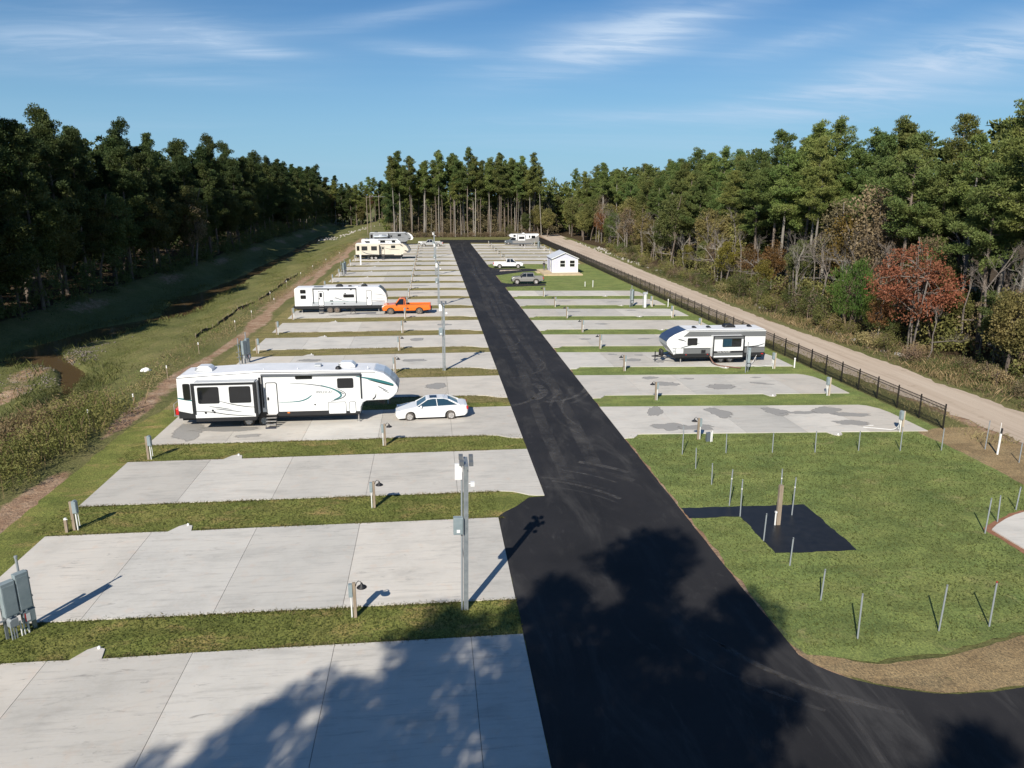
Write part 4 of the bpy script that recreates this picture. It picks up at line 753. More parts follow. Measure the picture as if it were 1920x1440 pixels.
# stones
def stones(name, spots, smin, smax, material, seed, label):
    gg = np.random.default_rng(seed); mb = MB()
    for x, y in spots:
        s = gg.uniform(smin, smax); z = zt(x, y) + s*.25; a = gg.uniform(.6, 1.3, (8, 3)); c = np.array([(-1,-1,-1),(1,-1,-1),(1,1,-1),(-1,1,-1),(-1,-1,1),(1,-1,1),(1,1,1),(-1,1,1)])*a*s*.5*np.array([1,1,.7])
        mb.add([(x + p[0], y + p[1], z + p[2]) for p in c], [(0,3,2,1),(4,5,6,7),(0,1,5,4),(1,2,6,5),(2,3,7,6),(3,0,4,7)])
    return tag(mk(name, mb, material, fix=False), label, 'stones', kind='stuff')
st = [(-39.2 + g.normal(0, 1.1), 84 + g.normal(0, 4.5)) for _ in range(700)] + [(-36.4 + g.normal(0, .9), 72.5 + g.normal(0, 2.2)) for _ in range(120)]
stones('riprap', st, .05, .15, M['dkstone'], 3, 'pale broken stones on the bars beside the creek pool')
stones('riprap', [(-36 + g.normal(0, 1.8) + (y - 300)*.17, y) for y in np.concatenate([g.normal(292, 6, 70), g.normal(325, 9, 90)])], .2, .6, M['stone'], 4, 'white riprap line across the far grassy bank')
stones('roadside_rubble', [(44.2 + g.normal(0, .5), y) for y in g.uniform(60, 235, 130)] + [(46 + g.normal(0, .8), 205 + g.normal(0, 4)) for _ in range(60)], .10, .4, M['stone'], 5, 'pale rubble along the right edge of the gravel road')
# ------------------------------------------------------------------ vehicle helpers
def text_mesh(s, size):
    cu = bpy.data.curves.new('lettering', 'FONT'); cu.body = s; cu.size = size; cu.extrude = .002; cu.align_x = 'LEFT'
    ob = bpy.data.objects.new('lettering', cu); col.objects.link(ob)
    dg = bpy.context.evaluated_depsgraph_get(); me = bpy.data.meshes.new_from_object(ob.evaluated_get(dg)); bpy.data.objects.remove(ob); bpy.data.curves.remove(cu); return me
class RV:
    """Builds on a root empty; coordinates are world coordinates, near side at y = ys."""
    def __init__(s, name, label, cat, ox, ys, w, group=None):
        s.o = (ox, ys + w/2, 0); s.ys = ys; s.w = w; s.root = thing(name, label, cat, s.o, group=group)
    def part(s, name, mb, m, parent=None, **k): return mk(name, mb, M[m] if isinstance(m, str) else m, parent or s.root, off=s.o, **k)
    def window(s, x0, x1, z0, z1, y=None, r=.09, name='window', split=False):
        y = s.ys if y is None else y
        f = s.part(name, MB().rrect(x0-.05, x1+.05, z0-.05, z1+.05, y-.03, y+.01, r), 'black')
        if split:
            xm = (x0+x1)/2; s.part('pane', MB().rrect(x0, xm-.02, z0, z1, y-.036, y-.028, r*.6), 'dkglass', f); s.part('pane', MB().rrect(xm+.02, x1, z0, z1, y-.036, y-.028, r*.6), 'dkglass', f)
        else: s.part('pane', MB().rrect(x0, x1, z0, z1, y-.036, y-.028, r*.7), 'dkglass', f)
        return f
    def door(s, x0, x1, z0, z1, window=None, m='white'):
        d = s.part('door', MB().rrect(x0-.05, x1+.05, z0-.05, z1+.05, s.ys-.022, s.ys+.01, .13), 'trim')
        s.part('door_panel', MB().rrect(x0, x1, z0, z1, s.ys-.034, s.ys-.018, .10), m, d)
        s.part('handle', MB().box(x0+.04, x0+.16, s.ys-.06, s.ys-.03, (z0+z1)/2-.1, (z0+z1)/2+.1), 'black', d)
        if window: s.part('door_window', MB().rrect(*window, s.ys-.042, s.ys-.033, .06), 'dkglass', d)
        return d
    def wheel(s, x, y0, r_=.37, wd=.24, face=-1, rim='alloy'):
        t = s.part('wheel', MB().lathe([(r_*.62, -wd/2), (r_*.9, -wd/2), (r_, -wd*.3), (r_, wd*.3), (r_*.9, wd/2), (r_*.62, wd/2)], (x, y0, r_), 'y', 20), 'rubber', smooth=True)
        h = face*wd/2
        s.part('rim', MB().lathe([(0, h*.75), (r_*.18, h*.95), (r_*.2, h*.6), (r_*.52, h*.5), (r_*.64, h*1.02), (r_*.64, h*.2)], (x, y0, r_), 'y', 16), rim, t, smooth=True)
        sp = MB()
        for k in range(6):
            a = 2*math.pi*k/6; sp.tube([(x + .16*r_*math.cos(a), y0 + h*.85, r_ + .16*r_*math.sin(a)), (x + .6*r_*math.cos(a), y0 + h*.85, r_ + .6*r_*math.sin(a))], .045*r_/.37, 4)
        s.part('spokes', sp, rim, t); return t
    def stripe(s, pts, w0, w1, m, y=None, name='stripe', parent=None, k=0):
        """tapering decal band through pts (x,z) on the near side"""
        y = s.ys if y is None else y; n = len(pts); up = []; dn = []
        # smooth the polyline
        pp = [Vector(p) for p in pts]
        for _ in range(2):
            q = [pp[0]]
            for a, b in zip(pp, pp[1:]): q += [a.lerp(b, .25), a.lerp(b, .75)]
            pp = q + [pp[-1]]
        n = len(pp)
        for i, p in enumerate(pp):
            d = (pp[min(i+1, n-1)] - pp[max(i-1, 0)]).normalized(); nn = Vector((-d.y, d.x)); f = i/(n-1); w = (w0*(1-f) + w1*f)*math.sin(math.pi*min(1, .12 + f*.8))
            up.append(p + nn*w/2); dn.append(p - nn*w/2)
        mb = MB(); yy = y - .006 - .0015*k
        for i in range(n): mb.v += [(up[i].x, yy, up[i].y), (dn[i].x, yy, dn[i].y)]
        for i in range(n-1): mb.f.append([2*i, 2*i+1, 2*i+3, 2*i+2])
        return s.part(name, mb, m, parent, fix=False)
    def letters(s, txt, x, z, size, m, y=None, shear=0):
        me = text_mesh(txt, size); me.materials.append(M[m]); o = bpy.data.objects.new('lettering', me); col.objects.link(o); o.parent = s.root
        o.rotation_euler = (R(90), 0, 0); o.location = (x - s.o[0], (s.ys if y is None else y) - .012 - s.o[1], z); return o
    def ac(s, x0, x1, y0, y1, z, h, m):
        pr = [(x0, z), (x0+.05, z+h*.55), (x0+.22, z+h), (x1-.25, z+h), (x1-.05, z+h*.5), (x1, z)]
        a = s.part('air_conditioner', MB().prism(pr, 'y', y0, y1), m, bevel=.06)
        g_ = MB()
        for k in range(5): g_.box(x0+.02+.012*k, x0+.14+.03*k, y0-.012, y0+.004, z+.07+k*.045, z+.09+k*.045)
        s.part('vent_grille', g_, 'dgrey', a); return a
    def steps(s, x0, x1, y, n=3, ztop=.75, m='alloy'):
        f = s.part('entry_steps', MB().tube([(x0, y+.05, ztop), (x0, y-.75, .07)], .02, 4).tube([(x1, y+.05, ztop), (x1, y-.75, .07)], .02, 4), 'black')
        for k in range(n + 1):
            t = k/n; s.part('tread', MB().box(x0, x1, y-.10-.66*t-.10, y-.10-.66*t+.10, ztop*(1-t)+.09*t, ztop*(1-t)+.09*t+.035), m if k < n else 'navy', f)
        return f
    def jack(s, x, y, z=.7): s.part('jack', MB().tube([(x, y, z), (x, y, .14)], .045, 6).box(x-.11, x+.11, y-.11, y+.11, .064, .14), 'alloy')

# ---- 1: the large white fifth wheel
def fifth_wheel_big():
    ys, w = 49.75, 2.5; v = RV('fifth_wheel_trailer', 'largest white fifth wheel with slide out and teal swoosh, beside the white sedan', 'trailer', -10, ys, w)
    prof = [(-16.76,.75), (-16.68,3.46), (-16.45,3.56), (-11.7,3.78), (-7.6,3.72), (-3.9,3.60), (-3.35,3.42), (-2.95,3.1), (-2.6,2.72), (-2.42,2.42), (-2.5,2.1), (-2.75,1.82), (-3.1,1.60), (-4.55,1.57), (-4.8,1.45), (-4.95,1.15), (-5.0,.68)]
    b = v.part('body', MB().prism(prof, 'y', ys, ys + w), 'white', bevel=.07)
    v.part('roof_membrane', MB().prism([(-16.4,3.60), (-11.7,3.80), (-7.6,3.74), (-4.0,3.62), (-4.0,3.60), (-7.6,3.72), (-11.7,3.78), (-16.4,3.57)], 'y', ys + .12, ys + w - .12), 'roof')
    cap = MB(); cp = [(-3.95,3.625), (-3.35,3.445), (-2.93,3.12), (-2.575,2.73), (-2.39,2.42)]
    for x, z in cp: cap.v += [(x, ys + .42, z), (x, ys + w - .42, z)]
    for i in range(4): cap.f.append([2*i, 2*i+1, 2*i+3, 2*i+2])
    v.part('front_cap', cap, 'capblue', fix=False)
    cap2 = MB(); cp = [(-2.39,2.42), (-2.47,2.09), (-2.73,1.81), (-3.08,1.585)]
    for x, z in cp: cap2.v += [(x, ys + .2, z), (x, ys + w - .2, z)]
    for i in range(3): cap2.f.append([2*i, 2*i+1, 2*i+3, 2*i+2])
    v.part('front_cap', cap2, 'lgrey', fix=False)
    v.part('skirt', MB().prism([(-16.74,.70), (-16.72,1.22), (-15.9,1.02), (-11.0,.98), (-7.15,.97), (-5.0,.86), (-5.02,.66)], 'y', ys - .008, ys + .25), 'trim')
    v.part('gutter', MB().tube([(-16.66,ys-.005,3.44), (-11.7,ys-.005,3.70), (-7.6,ys-.005,3.645), (-3.9,ys-.005,3.53)], .022, 4), 'trim')
    v.part('underbody', MB().box(-16.6, -5.2, ys + .25, ys + w - .2, .5, .8).box(-4.9, -3.4, ys + .3, ys + w - .3, 1.42, 1.58), 'black')
    v.part('hitch_pin', MB().box(-3.8, -3.4, ys + 1.05, ys + 1.45, 1.1, 1.5).tube([(-3.55, ys+1.25, 1.1), (-3.55, ys+1.25, .98)], .04), 'black')
    # slide-out
    yf = ys - .9
    sb = v.part('slide_out', MB().box(-15.5, -11.52, yf, ys + .05, .95, 3.22), 'white', bevel=.02)
    v.part('slide_flange', MB().rrect(-15.56, -11.46, .93, 3.26, yf + .02, yf + .12, .03), 'trim', sb)
    v.part('slide_frame', MB().box(-15.50, -15.40, yf - .02, yf + .01, .95, 3.22).box(-11.62, -11.52, yf - .02, yf + .01, .95, 3.22).box(-15.4, -11.62, yf - .02, yf + .01, 3.12, 3.22), 'trim', sb)
    v.part('slide_seal', MB().box(-11.5, -11.36, ys - .03, ys + .01, .95, 3.35), 'black')
    v.part('slide_awning', MB().tube([(-15.5, yf - .02, 3.30), (-11.55, yf - .02, 3.30)], .045, 8).box(-15.4, -11.6, yf, ys, 3.265, 3.285), 'lgrey', sb)
    v.part('slide_skirt', MB().box(-15.4, -11.6, yf + .04, ys, .70, .95), 'black', sb)
    for x0, x1 in ((-15.12, -13.87), (-13.15, -11.88)):
        f = v.part('window', MB().rrect(x0 - .04, x1 + .04, 1.92, 3.02, yf - .03, yf + .01, .10), 'black', sb); v.part('pane', MB().rrect(x0, x1, 1.96, 2.98, yf - .036, yf - .028, .08), 'dkglass', f) if False else None
        pn = v.part('pane', MB().rrect(x0, x1, 1.96, 2.98, yf - .036, yf - .028, .08), 'dkglass', sb)
    for xx in (-15.36, -11.66): v.part('awning_arm', MB().box(xx - .025, xx + .025, yf - .04, yf, 1.2, 3.2), 'trim', sb)
    v.stripe([(-13.85, 2.06), (-12.9, 1.78), (-12.0, 1.62), (-11.6, 1.60)], .05, .05, 'trim', yf, parent=sb)
    v.stripe([(-14.5, 1.72), (-13.7, 1.60), (-13.1, 1.48)], .06, .05, 'dgrey', yf, parent=sb, k=1); v.stripe([(-14.1, 1.55), (-13.2, 1.42), (-12.4, 1.28)], .07, .05, 'dgrey', yf, parent=sb, k=2)
    v.stripe([(-15.45, 1.42), (-14.4, 1.36), (-13.3, 1.12), (-11.7, 1.00)], .05, .06, 'trim', yf, parent=sb, k=3)
    for xx, zz in ((-14.75, 1.30), (-14.2, 1.33), (-14.3, 1.45)): v.part('port_cover', MB().lathe([(0, -.02), (.07, -.018), (.07, .01)], (xx, yf - .004, zz), 'y', 10), 'black', sb)
    # side furniture
    v.window(-16.28, -15.92, 2.0, 3.0); v.window(-9.08, -8.08, 3.22, 3.46, r=.07); v.window(-6.38, -5.42, 2.54, 3.12)
    v.door(-11.05, -10.38, .85, 2.95); v.part('door_awning_rail', MB().box(-11.18, -11.06, ys - .05, ys, 1.2, 2.5), 'lgrey')
    v.part('awning', MB().tube([(-11.3, ys - .10, 3.52), (-4.85, ys - .10, 3.44)], .075, 8), 'dgrey', smooth=True)
    for xx, z0 in ((-11.27, 1.3), (-4.88, 1.75)): v.part('awning_arm', MB().box(xx - .035, xx + .035, ys - .09, ys, z0, 3.5), 'black')
    v.steps(-11.1, -10.45, ys, 4, .82)
    for x0, x1, z0, z1 in ((-7.06, -5.94, .75, 1.52), (-5.68, -5.30, .76, 1.51)):
        d = v.part('cargo_door', MB().rrect(x0 - .03, x1 + .03, z0 - .03, z1 + .03, ys - .016, ys + .01, .07), 'trim'); v.part('door_panel', MB().rrect(x0, x1, z0, z1, ys - .022, ys - .012, .05), 'white', d)
    v.part('marker_light', MB().box(-9.78, -9.62, ys - .03, ys, .86, .94), 'amber'); v.part('outlet', MB().box(-8.0, -7.9, ys - .02, ys, 1.36, 1.45), 'black')
    # decals
    v.stripe([(-9.5, 2.90), (-8.2, 2.82), (-6.9, 2.55), (-6.2, 2.2), (-6.0, 2.06)], .05, .10, 'dgrey'); v.stripe([(-7.5, 2.72), (-6.6, 2.42), (-6.15, 2.05), (-6.3, 1.85), (-6.7, 1.70)], .10, .13, 'teal', k=1)
    v.stripe([(-6.55, 2.5), (-5.95, 2.2), (-5.9, 1.98), (-6.2, 1.78), (-6.9, 1.6)], .05, .09, 'dgrey', k=2)
    v.stripe([(-10.3, 1.62), (-9.0, 1.63), (-8.45, 1.8), (-8.13, 2.05)], .04, .12, 'teal', k=1)
    v.stripe([(-5.2, 3.28), (-4.1, 3.05), (-3.3, 2.80), (-2.72, 2.62)], .06, .32, 'teal', k=1); v.stripe([(-4.4, 3.02), (-3.5, 2.75), (-2.7, 2.54)], .04, .10, 'trim', k=2)
    v.stripe([(-3.75, 2.55), (-3.4, 2.35), (-3.1, 2.2)], .09, .05, 'dgrey'); v.stripe([(-3.45, 2.3), (-3.2, 2.15), (-3.0, 2.05)], .06, .04, 'dgrey', k=1)
    v.stripe([(-4.15, 1.66), (-3.95, 1.8), (-3.9, 2.1)], .14, .03, 'trim'); v.stripe([(-16.72, 2.10), (-16.2, 1.98), (-15.6, 1.86)], .12, .10, 'teal')
    v.stripe([(-11.35, 1.62), (-10.5, 1.60)], .03, .03, 'trim', k=3)
    v.letters('W', -7.86, 2.16, .30, 'dgrey'); v.letters('ILDCAT', -7.55, 2.17, .235, 'dgrey')
    # roof items
    v.ac(-15.7, -14.55, ys + .75, ys + 1.65, 3.66, .34, 'white'); v.ac(-6.45, -5.25, ys + .8, ys + 1.7, 3.68, .36, 'white')
    v.part('roof_vent', MB().box(-8.0, -7.55, ys + 1.0, ys + 1.45, 3.74, 3.90), 'lgrey', bevel=.05); v.part('satellite_dome', MB().lathe([(0, .22), (.12, .2), (.2, .1), (.2, 0)], (-6.35, ys + .45, 3.69), seg=12), 'black', smooth=True)
    for xx in (-11.2, -9.0, -4.4): v.part('vent_pipe', MB().tube([(xx, ys + .5, 3.66), (xx, ys + .5, 3.84)], .035, 6), 'white')
    for xx in (-12.33, -11.32):
        for yy, fc in ((ys + .16, -1), (ys + w - .16, 1)): v.wheel(xx, yy, .37, .26, fc, 'alloy' if xx < -12 else 'steel')
    v.jack(-5.15, ys + .25); v.jack(-5.15, ys + w - .25)
    rk = v.part('rear_rack', MB().tube([(-17.1, ys + .3, .8), (-17.1, ys + .3, 1.6)], .025).tube([(-17.1, ys + 1.6, .8), (-17.1, ys + 1.6, 1.6)], .025).box(-17.15, -16.7, ys + .3, ys + 1.6, .78, .82).tube([(-17.1, ys + .3, 1.6), (-17.1, ys + 1.6, 1.6)], .02), 'alloy')
    for k in range(2): v.part('fuel_can', MB().box(-17.08, -16.86, ys + .38 + k*.4, ys + .68 + k*.4, .84, 1.28), 'red', rk, bevel=.03)
    v.part('tail_light', MB().box(-16.80, -16.74, ys + .1, ys + .3, .95, 1.15), 'red')
fifth_wheel_big()

# ---- 2: white travel trailer behind the orange pickup
def travel_trailer_white():
    ys, w = 98.4, 2.45; v = RV('travel_trailer', 'white travel trailer with two doors, parked nose to the orange pickup', 'trailer', -11.5, ys, w)
    prof = [(-17.42,.85), (-17.40,3.12), (-17.25,3.28), (-6.72,3.28), (-6.35,3.0), (-5.95,2.45), (-5.80,1.9), (-5.80,1.3), (-6.3,.88)]
    v.part('body', MB().prism(prof, 'y', ys, ys + w), 'white', bevel=.06)
    v.part('roof_membrane', MB().box(-17.2, -6.8, ys + .12, ys + w - .12, 3.275, 3.30), 'roof')
    cap = MB(); cp = [(-6.9,3.30), (-6.70,3.295), (-6.33,3.01), (-5.93,2.46), (-5.78,1.9), (-5.78,1.6)]
    for x, z in cp: cap.v += [(x, ys - .01, z), (x, ys + w + .01, z)]
    for i in range(len(cp) - 1): cap.f.append([2*i, 2*i+1, 2*i+3, 2*i+2])
    v.part('front_cap', cap, 'gpaint', fix=False)
    v.part('skirt', MB().box(-17.44, -6.3, ys - .008, ys + .2, .62, .98), 'trim'); v.part('underbody', MB().box(-17.2, -6.4, ys + .2, ys + w - .1, .5, .85), 'black')
    v.part('rear_bumper', MB().box(-17.62, -17.42, ys + .1, ys + w - .1, .72, .95), 'black')
    v.part('lower_band', MB().box(-15.3, -6.0, ys - .006, ys + .05, 1.0, 1.42), 'lgrey'); v.part('bunk_hatch', MB().rrect(-17.2, -15.45, 1.02, 1.56, ys - .02, ys, .06), 'white')
    v.window(-16.62, -16.02, 2.64, 3.02, split=True); v.window(-16.60, -16.02, 1.95, 2.32, split=True); v.window(-11.25, -9.98, 2.06, 2.37)
    v.door(-14.40, -13.80, 1.03, 2.82, (-14.28, -13.95, 2.1, 2.66)); v.door(-8.36, -7.74, 1.0, 2.84)
    v.steps(-14.35, -13.8, ys, 3, .9)
    v.part('awning', MB().tube([(-15.1, ys - .09, 3.2), (-9.65, ys - .09, 3.17)], .07, 8), 'dgrey', smooth=True)
    for xx in (-15.06, -9.68): v.part('awning_arm', MB().box(xx - .04, xx + .04, ys - .08, ys, 1.3, 3.18), 'trim')
    v.stripe([(-13.4, 2.0), (-12.3, 1.95), (-11.6, 1.7), (-10.7, 1.55)], .05, .12, 'lgrey'); v.stripe([(-12.4, 2.05), (-11.2, 1.62)], .10, .05, 'dgrey', k=1)
    v.stripe([(-15.3, 1.46), (-12, 1.5), (-8.4, 1.52)], .06, .06, 'teal', k=1); v.stripe([(-7.6, 2.42), (-6.9, 2.40), (-6.0, 2.2)], .05, .08, 'dgrey'); v.stripe([(-7.7, 1.55), (-6.9, 1.5), (-5.95, 1.5)], .05, .12, 'trim', k=2)
    v.letters('wildwood', -7.28, 1.74, .26, 'lgrey')
    for xx, zz in ((-11.05, 2.52), (-12.9, 1.62), (-12.7, 1.62), (-11.2, 1.25), (-12.75, 1.22), (-13.15, 3.0), (-10.3, 3.0)): v.part('outlet', MB().box(xx - .1, xx + .1, ys - .03, ys, zz - .06, zz + .06), 'black')
    v.ac(-12.3, -11.4, ys + .75, ys + 1.55, 3.29, .3, 'black'); v.ac(-9.1, -8.3, ys + .75, ys + 1.55, 3.29, .3, 'black')
    v.part('solar_panel', MB().box(-15.0, -13.9, ys + .4, ys + 1.2, 3.32, 3.36), 'dgrey'); v.part('roof_vent', MB().box(-10.7, -10.3, ys + .9, ys + 1.3, 3.29, 3.42), 'black'); v.part('roof_vent', MB().box(-9.8, -9.4, ys + .5, ys + .9, 3.29, 3.4), 'white')
    for xx in (-13.05, -12.18):
        for yy, fc in ((ys + .10, -1), (ys + w - .14, 1)): v.wheel(xx, yy, .40, .26, fc, 'rust')
    v.jack(-6.9, ys + .3); v.jack(-16.6, ys + .3)
    v.part('tongue', MB().tube([(-6.3, ys + .5, .6), (-4.95, ys + 1.2, .6)], .06, 4).tube([(-6.3, ys + 1.9, .6), (-4.95, ys + 1.2, .6)], .06, 4), 'black')
travel_trailer_white()

# ---- 3: grey and white travel trailer on the right
def travel_trailer_grey():
    ys, w = 65.0, 2.4; v = RV('travel_trailer', 'grey and white travel trailer with navy nose, right of the road near the fence', 'trailer', 25.5, ys, w)
    prof = [(20.85,2.1), (20.9,1.75), (21.3,1.25), (21.65,.78), (30.05,.78), (30.1,2.98), (29.95,3.08), (22.6,3.12), (22.25,3.02), (21.55,2.72), (21.08,2.42)]
    v.part('body', MB().prism(prof, 'y', ys, ys + w), 'white', bevel=.05)
    v.part('roof_membrane', MB().prism([(22.7,3.125), (29.9,3.085), (29.9,3.10), (22.7,3.145)], 'y', ys + .1, ys + w - .1), 'roof')
    cap = MB(); cp = [(22.62,3.14), (22.24,3.04), (21.53,2.74), (21.05,2.44), (20.82,2.11)]
    for x, z in cp: cap.v += [(x, ys + .04, z), (x, ys + w - .04, z)]
    for i in range(4): cap.f.append([2*i, 2*i+1, 2*i+3, 2*i+2])
    v.part('front_cap', cap, 'navy', fix=False)
    c2 = MB(); cp = [(20.82,2.09), (20.87,1.74), (21.27,1.23)]
    for x, z in cp: c2.v += [(x, ys + .04, z), (x, ys + w - .04, z)]
    for i in range(2): c2.f.append([2*i, 2*i+1, 2*i+3, 2*i+2])
    v.part('front_cap', c2, 'lgrey', fix=False)
    v.part('siding_band', MB().prism([(22.35,2.52), (22.9,2.98), (30.08,2.90), (30.08,2.42), (24.7,2.50)], 'y', ys - .006, ys + .05), 'corr'); v.part('siding_band', MB().box(21.7, 30.06, ys - .007, ys + .05, .95, 1.42), 'corr')
    v.part('skirt', MB().box(21.6, 30.07, ys - .009, ys + .2, .62, .95), 'trim'); v.part('underbody', MB().box(21.8, 29.9, ys + .2, ys + w - .1, .45, .8), 'black')
    v.part('gutter', MB().tube([(22.6, ys - .01, 3.06), (30.0, ys - .01, 3.02)], .025, 4), 'trim'); v.part('band_line', MB().box(21.4, 30.05, ys - .011, ys, 1.42, 1.47), 'trim')
    yf = ys - .75; sb = v.part('slide_out', MB().box(24.95, 27.75, yf, ys + .05, .72, 2.62), 'white', bevel=.02)
    v.part('slide_trim', MB().box(24.9, 25.0, yf - .01, yf + .08, .7, 2.65).box(27.68, 27.8, yf - .01, yf + .08, .7, 2.65).box(24.95, 27.75, yf - .01, yf + .1, 2.58, 2.66), 'trim', sb)
    v.part('siding_band', MB().box(25.0, 27.68, yf - .008, yf + .02, .86, 1.22), 'corr', sb); v.part('siding_band', MB().box(25.0, 27.68, yf - .008, yf + .02, 2.36, 2.58), 'corr', sb); v.part('name_band', MB().box(25.0, 27.68, yf - .010, yf + .02, 1.13, 1.30), 'trim', sb)
    v.part('slide_skirt', MB().box(25.0, 27.7, yf + .03, ys, .58, .74), 'black', sb)
    v.letters('TRAIL RUNNER', 25.25, 1.155, .185, 'wpaint', yf - .004)
    f = v.part('window', MB().rrect(25.76, 27.5, 1.66, 2.44, yf - .03, yf, .07), 'black', sb); v.part('pane', MB().rrect(25.8, 26.6, 1.7, 2.4, yf - .036, yf - .028, .05), 'bglass', sb); v.part('pane', MB().rrect(26.66, 27.46, 1.7, 2.4, yf - .036, yf - .028, .05), 'dkglass', sb)
    v.window(22.82, 23.64, 1.78, 2.34); v.part('hatch', MB().rrect(21.75, 22.42, 1.0, 1.45, ys - .022, ys, .05), 'white')
    v.part('outlet', MB().box(24.1, 24.5, ys - .03, ys, .98, 1.28), 'black'); v.part('port_cover', MB().lathe([(0, -.03), (.11, -.025), (.11, .01)], (21.55, ys - .01, 1.22), 'y', 12), 'lgrey')
    v.stripe([(21.9, 2.28), (22.3, 2.22), (22.7, 2.05)], .14, .03, 'trim', k=1); v.stripe([(22.2, 1.5), (23.0, 1.72), (24.1, 1.95)], .12, .05, 'dgrey'); v.stripe([(28.6, 1.52), (29.4, 1.56), (30.0, 1.75)], .03, .14, 'dgrey', k=1); v.stripe([(27.9, 1.5), (29.5, 1.52)], .07, .07, 'trim', k=2)
    for xx in (22.7, 24.7): v.part('marker_light', MB().box(xx - .05, xx + .05, ys - .03, ys, .84, .90), 'red')
    v.part('tail_light', MB().box(29.75, 29.95, ys - .03, ys, .78, .86), 'red')
    v.ac(26.45, 27.55, ys + .85, ys + 1.6, 3.11, .3, 'black')
    for xx, yy in ((23.7, ys + .9), (25.05, ys + .9), (29.0, ys + 1.1)): v.part('roof_vent', MB().prism([(xx - .2, 3.12), (xx - .14, 3.26), (xx + .05, 3.28), (xx + .22, 3.12)], 'y', yy, yy + .4), 'black')
    for xx in (26.0, 26.85):
        for yy, fc in ((ys + .14, -1), (ys + w - .14, 1)): v.wheel(xx, yy, .36, .24, fc)
    v.part('tongue', MB().tube([(21.7, ys + .4, .55), (19.9, ys + 1.2, .55)], .06, 4).tube([(21.7, ys + 2.0, .55), (19.9, ys + 1.2, .55)], .06, 4).tube([(20.2, ys + 1.2, .1), (20.2, ys + 1.2, 1.0)], .05, 6), 'black')
    for k in range(2): v.part('gas_bottle', MB().lathe([(0, .62), (.08, .6), (.16, .5), (.16, .1), (.12, 0)], (20.75, ys + .98 + k*.42, .6), seg=12), 'black', smooth=True)
    v.jack(22.3, ys + .25); v.jack(29.4, ys + .25)
travel_trailer_grey()

# ---- 4: beige fifth wheel far left, 5: low white trailer roof behind it, 6: dark grey fifth wheel at the back
def far_fifth(name, label, x0, ys, body, length=12.6, dark=False):
    w = 2.45; v = RV(name, label, 'trailer', x0 + 6, ys, w); a = lambda p: [(x0 + x, z) for x, z in p]
    v.part('body', MB().prism(a([(0,.95), (.02,3.45), (.2,3.6), (10.2,3.62), (11.3,3.45), (12.1,2.9), (12.5,2.1), (12.2,1.6), (10.9,1.45), (10.7,1.0)]), 'y', ys, ys + w), body, bevel=.06)
    v.part('roof_membrane', MB().box(x0 + .2, x0 + 10.3, ys + .1, ys + w - .1, 3.6, 3.66), 'roof')
    v.part('front_cap', MB().prism(a([(10.75,3.55), (11.3,3.47), (12.12,2.92), (12.53,2.1), (12.23,1.58), (11.6,1.50), (12.0,2.2), (11.5,3.0)]), 'y', ys - .01, ys + w + .01), 'wpaint' if dark else 'dgrey')
    v.part('skirt', MB().box(x0 + .02, x0 + 10.7, ys - .01, ys + .2, .75, 1.15), 'trim'); v.part('underbody', MB().box(x0 + .2, x0 + 10.5, ys + .2, ys + w - .2, .5, 1.0), 'black')
    sb = v.part('slide_out', MB().box(x0 + 1.2, x0 + 5.4, ys - .75, ys + .05, 1.15, 3.35), 'lgrey' if dark else body, bevel=.02)
    for q0, q1 in ((1.45, 2.75), (3.6, 4.9)):
        v.part('window', MB().rrect(x0 + q0, x0 + q1, 2.15, 3.08, ys - .785, ys - .74, .08), 'black', sb)
    v.part('slide_edge', MB().box(x0 + 5.36, x0 + 5.46, ys - .77, ys, 1.1, 3.4), 'trim', sb)
    v.window(x0 + .35, x0 + .85, 2.1, 3.05); v.window(x0 + 8.1, x0 + 8.95, 2.62, 3.12); v.door(x0 + 5.9, x0 + 6.5, 1.2, 3.0, (x0 + 6.0, x0 + 6.4, 2.3, 2.85), body)
    v.steps(x0 + 5.9, x0 + 6.5, ys, 3, .9); v.steps(x0 + 2.7, x0 + 3.1, ys, 3, .9)
    v.part('awning', MB().tube([(x0 + 5.6, ys - .1, 3.5), (x0 + 10.3, ys - .1, 3.45)], .08, 8), 'lgrey' if dark else 'beige')
    v.stripe([(x0 + 1.6, 1.9), (x0 + 2.6, 1.4), (x0 + 3.8, 1.25), (x0 + 5.2, 1.22)], .22, .10, 'dgrey', ys - .75, parent=sb); v.stripe([(x0 + 6.7, 2.6), (x0 + 8.2, 2.25), (x0 + 10.0, 2.25)], .08, .14, 'dgrey'); v.stripe([(x0 + 9.9, 3.55), (x0 + 10.8, 2.9)], .28, .12, 'trim', k=1); v.stripe([(x0 + 11.1, 2.0), (x0 + 12.1, 1.7)], .35, .2, 'trim', k=2)
    v.part('cargo_door', MB().rrect(x0 + 8.7, x0 + 10.3, 1.0, 1.7, ys - .03, ys, .05), body)
    for q in (3.6, 4.5):
        for yy, fc in ((ys + .14, -1), (ys + w - .14, 1)): v.wheel(x0 + q, yy, .4, .26, fc)
    v.jack(x0 + 10.3, ys + .3); v.ac(x0 + 1.4, x0 + 2.4, ys + .7, ys + 1.5, 3.64, .28, 'white' if not dark else 'black'); v.ac(x0 + 7.4, x0 + 8.4, ys + .7, ys + 1.5, 3.64, .28, 'white' if not dark else 'black')
    return v
far_fifth('fifth_wheel_trailer', 'beige fifth wheel with dark curved stripes on the far left pads', -17.1, 177.6, 'beige')
v = far_fifth('fifth_wheel_trailer', 'dark grey fifth wheel with white nose, the farthest trailer on the left', -17.5, 225.0, 'grey_rv', dark=True)
v.part('rear_slide_awning', MB().tube([(-16.3, 223.9, 2.6), (-12.3, 223.9, 2.6)], .30, 8), 'capblue', smooth=True)
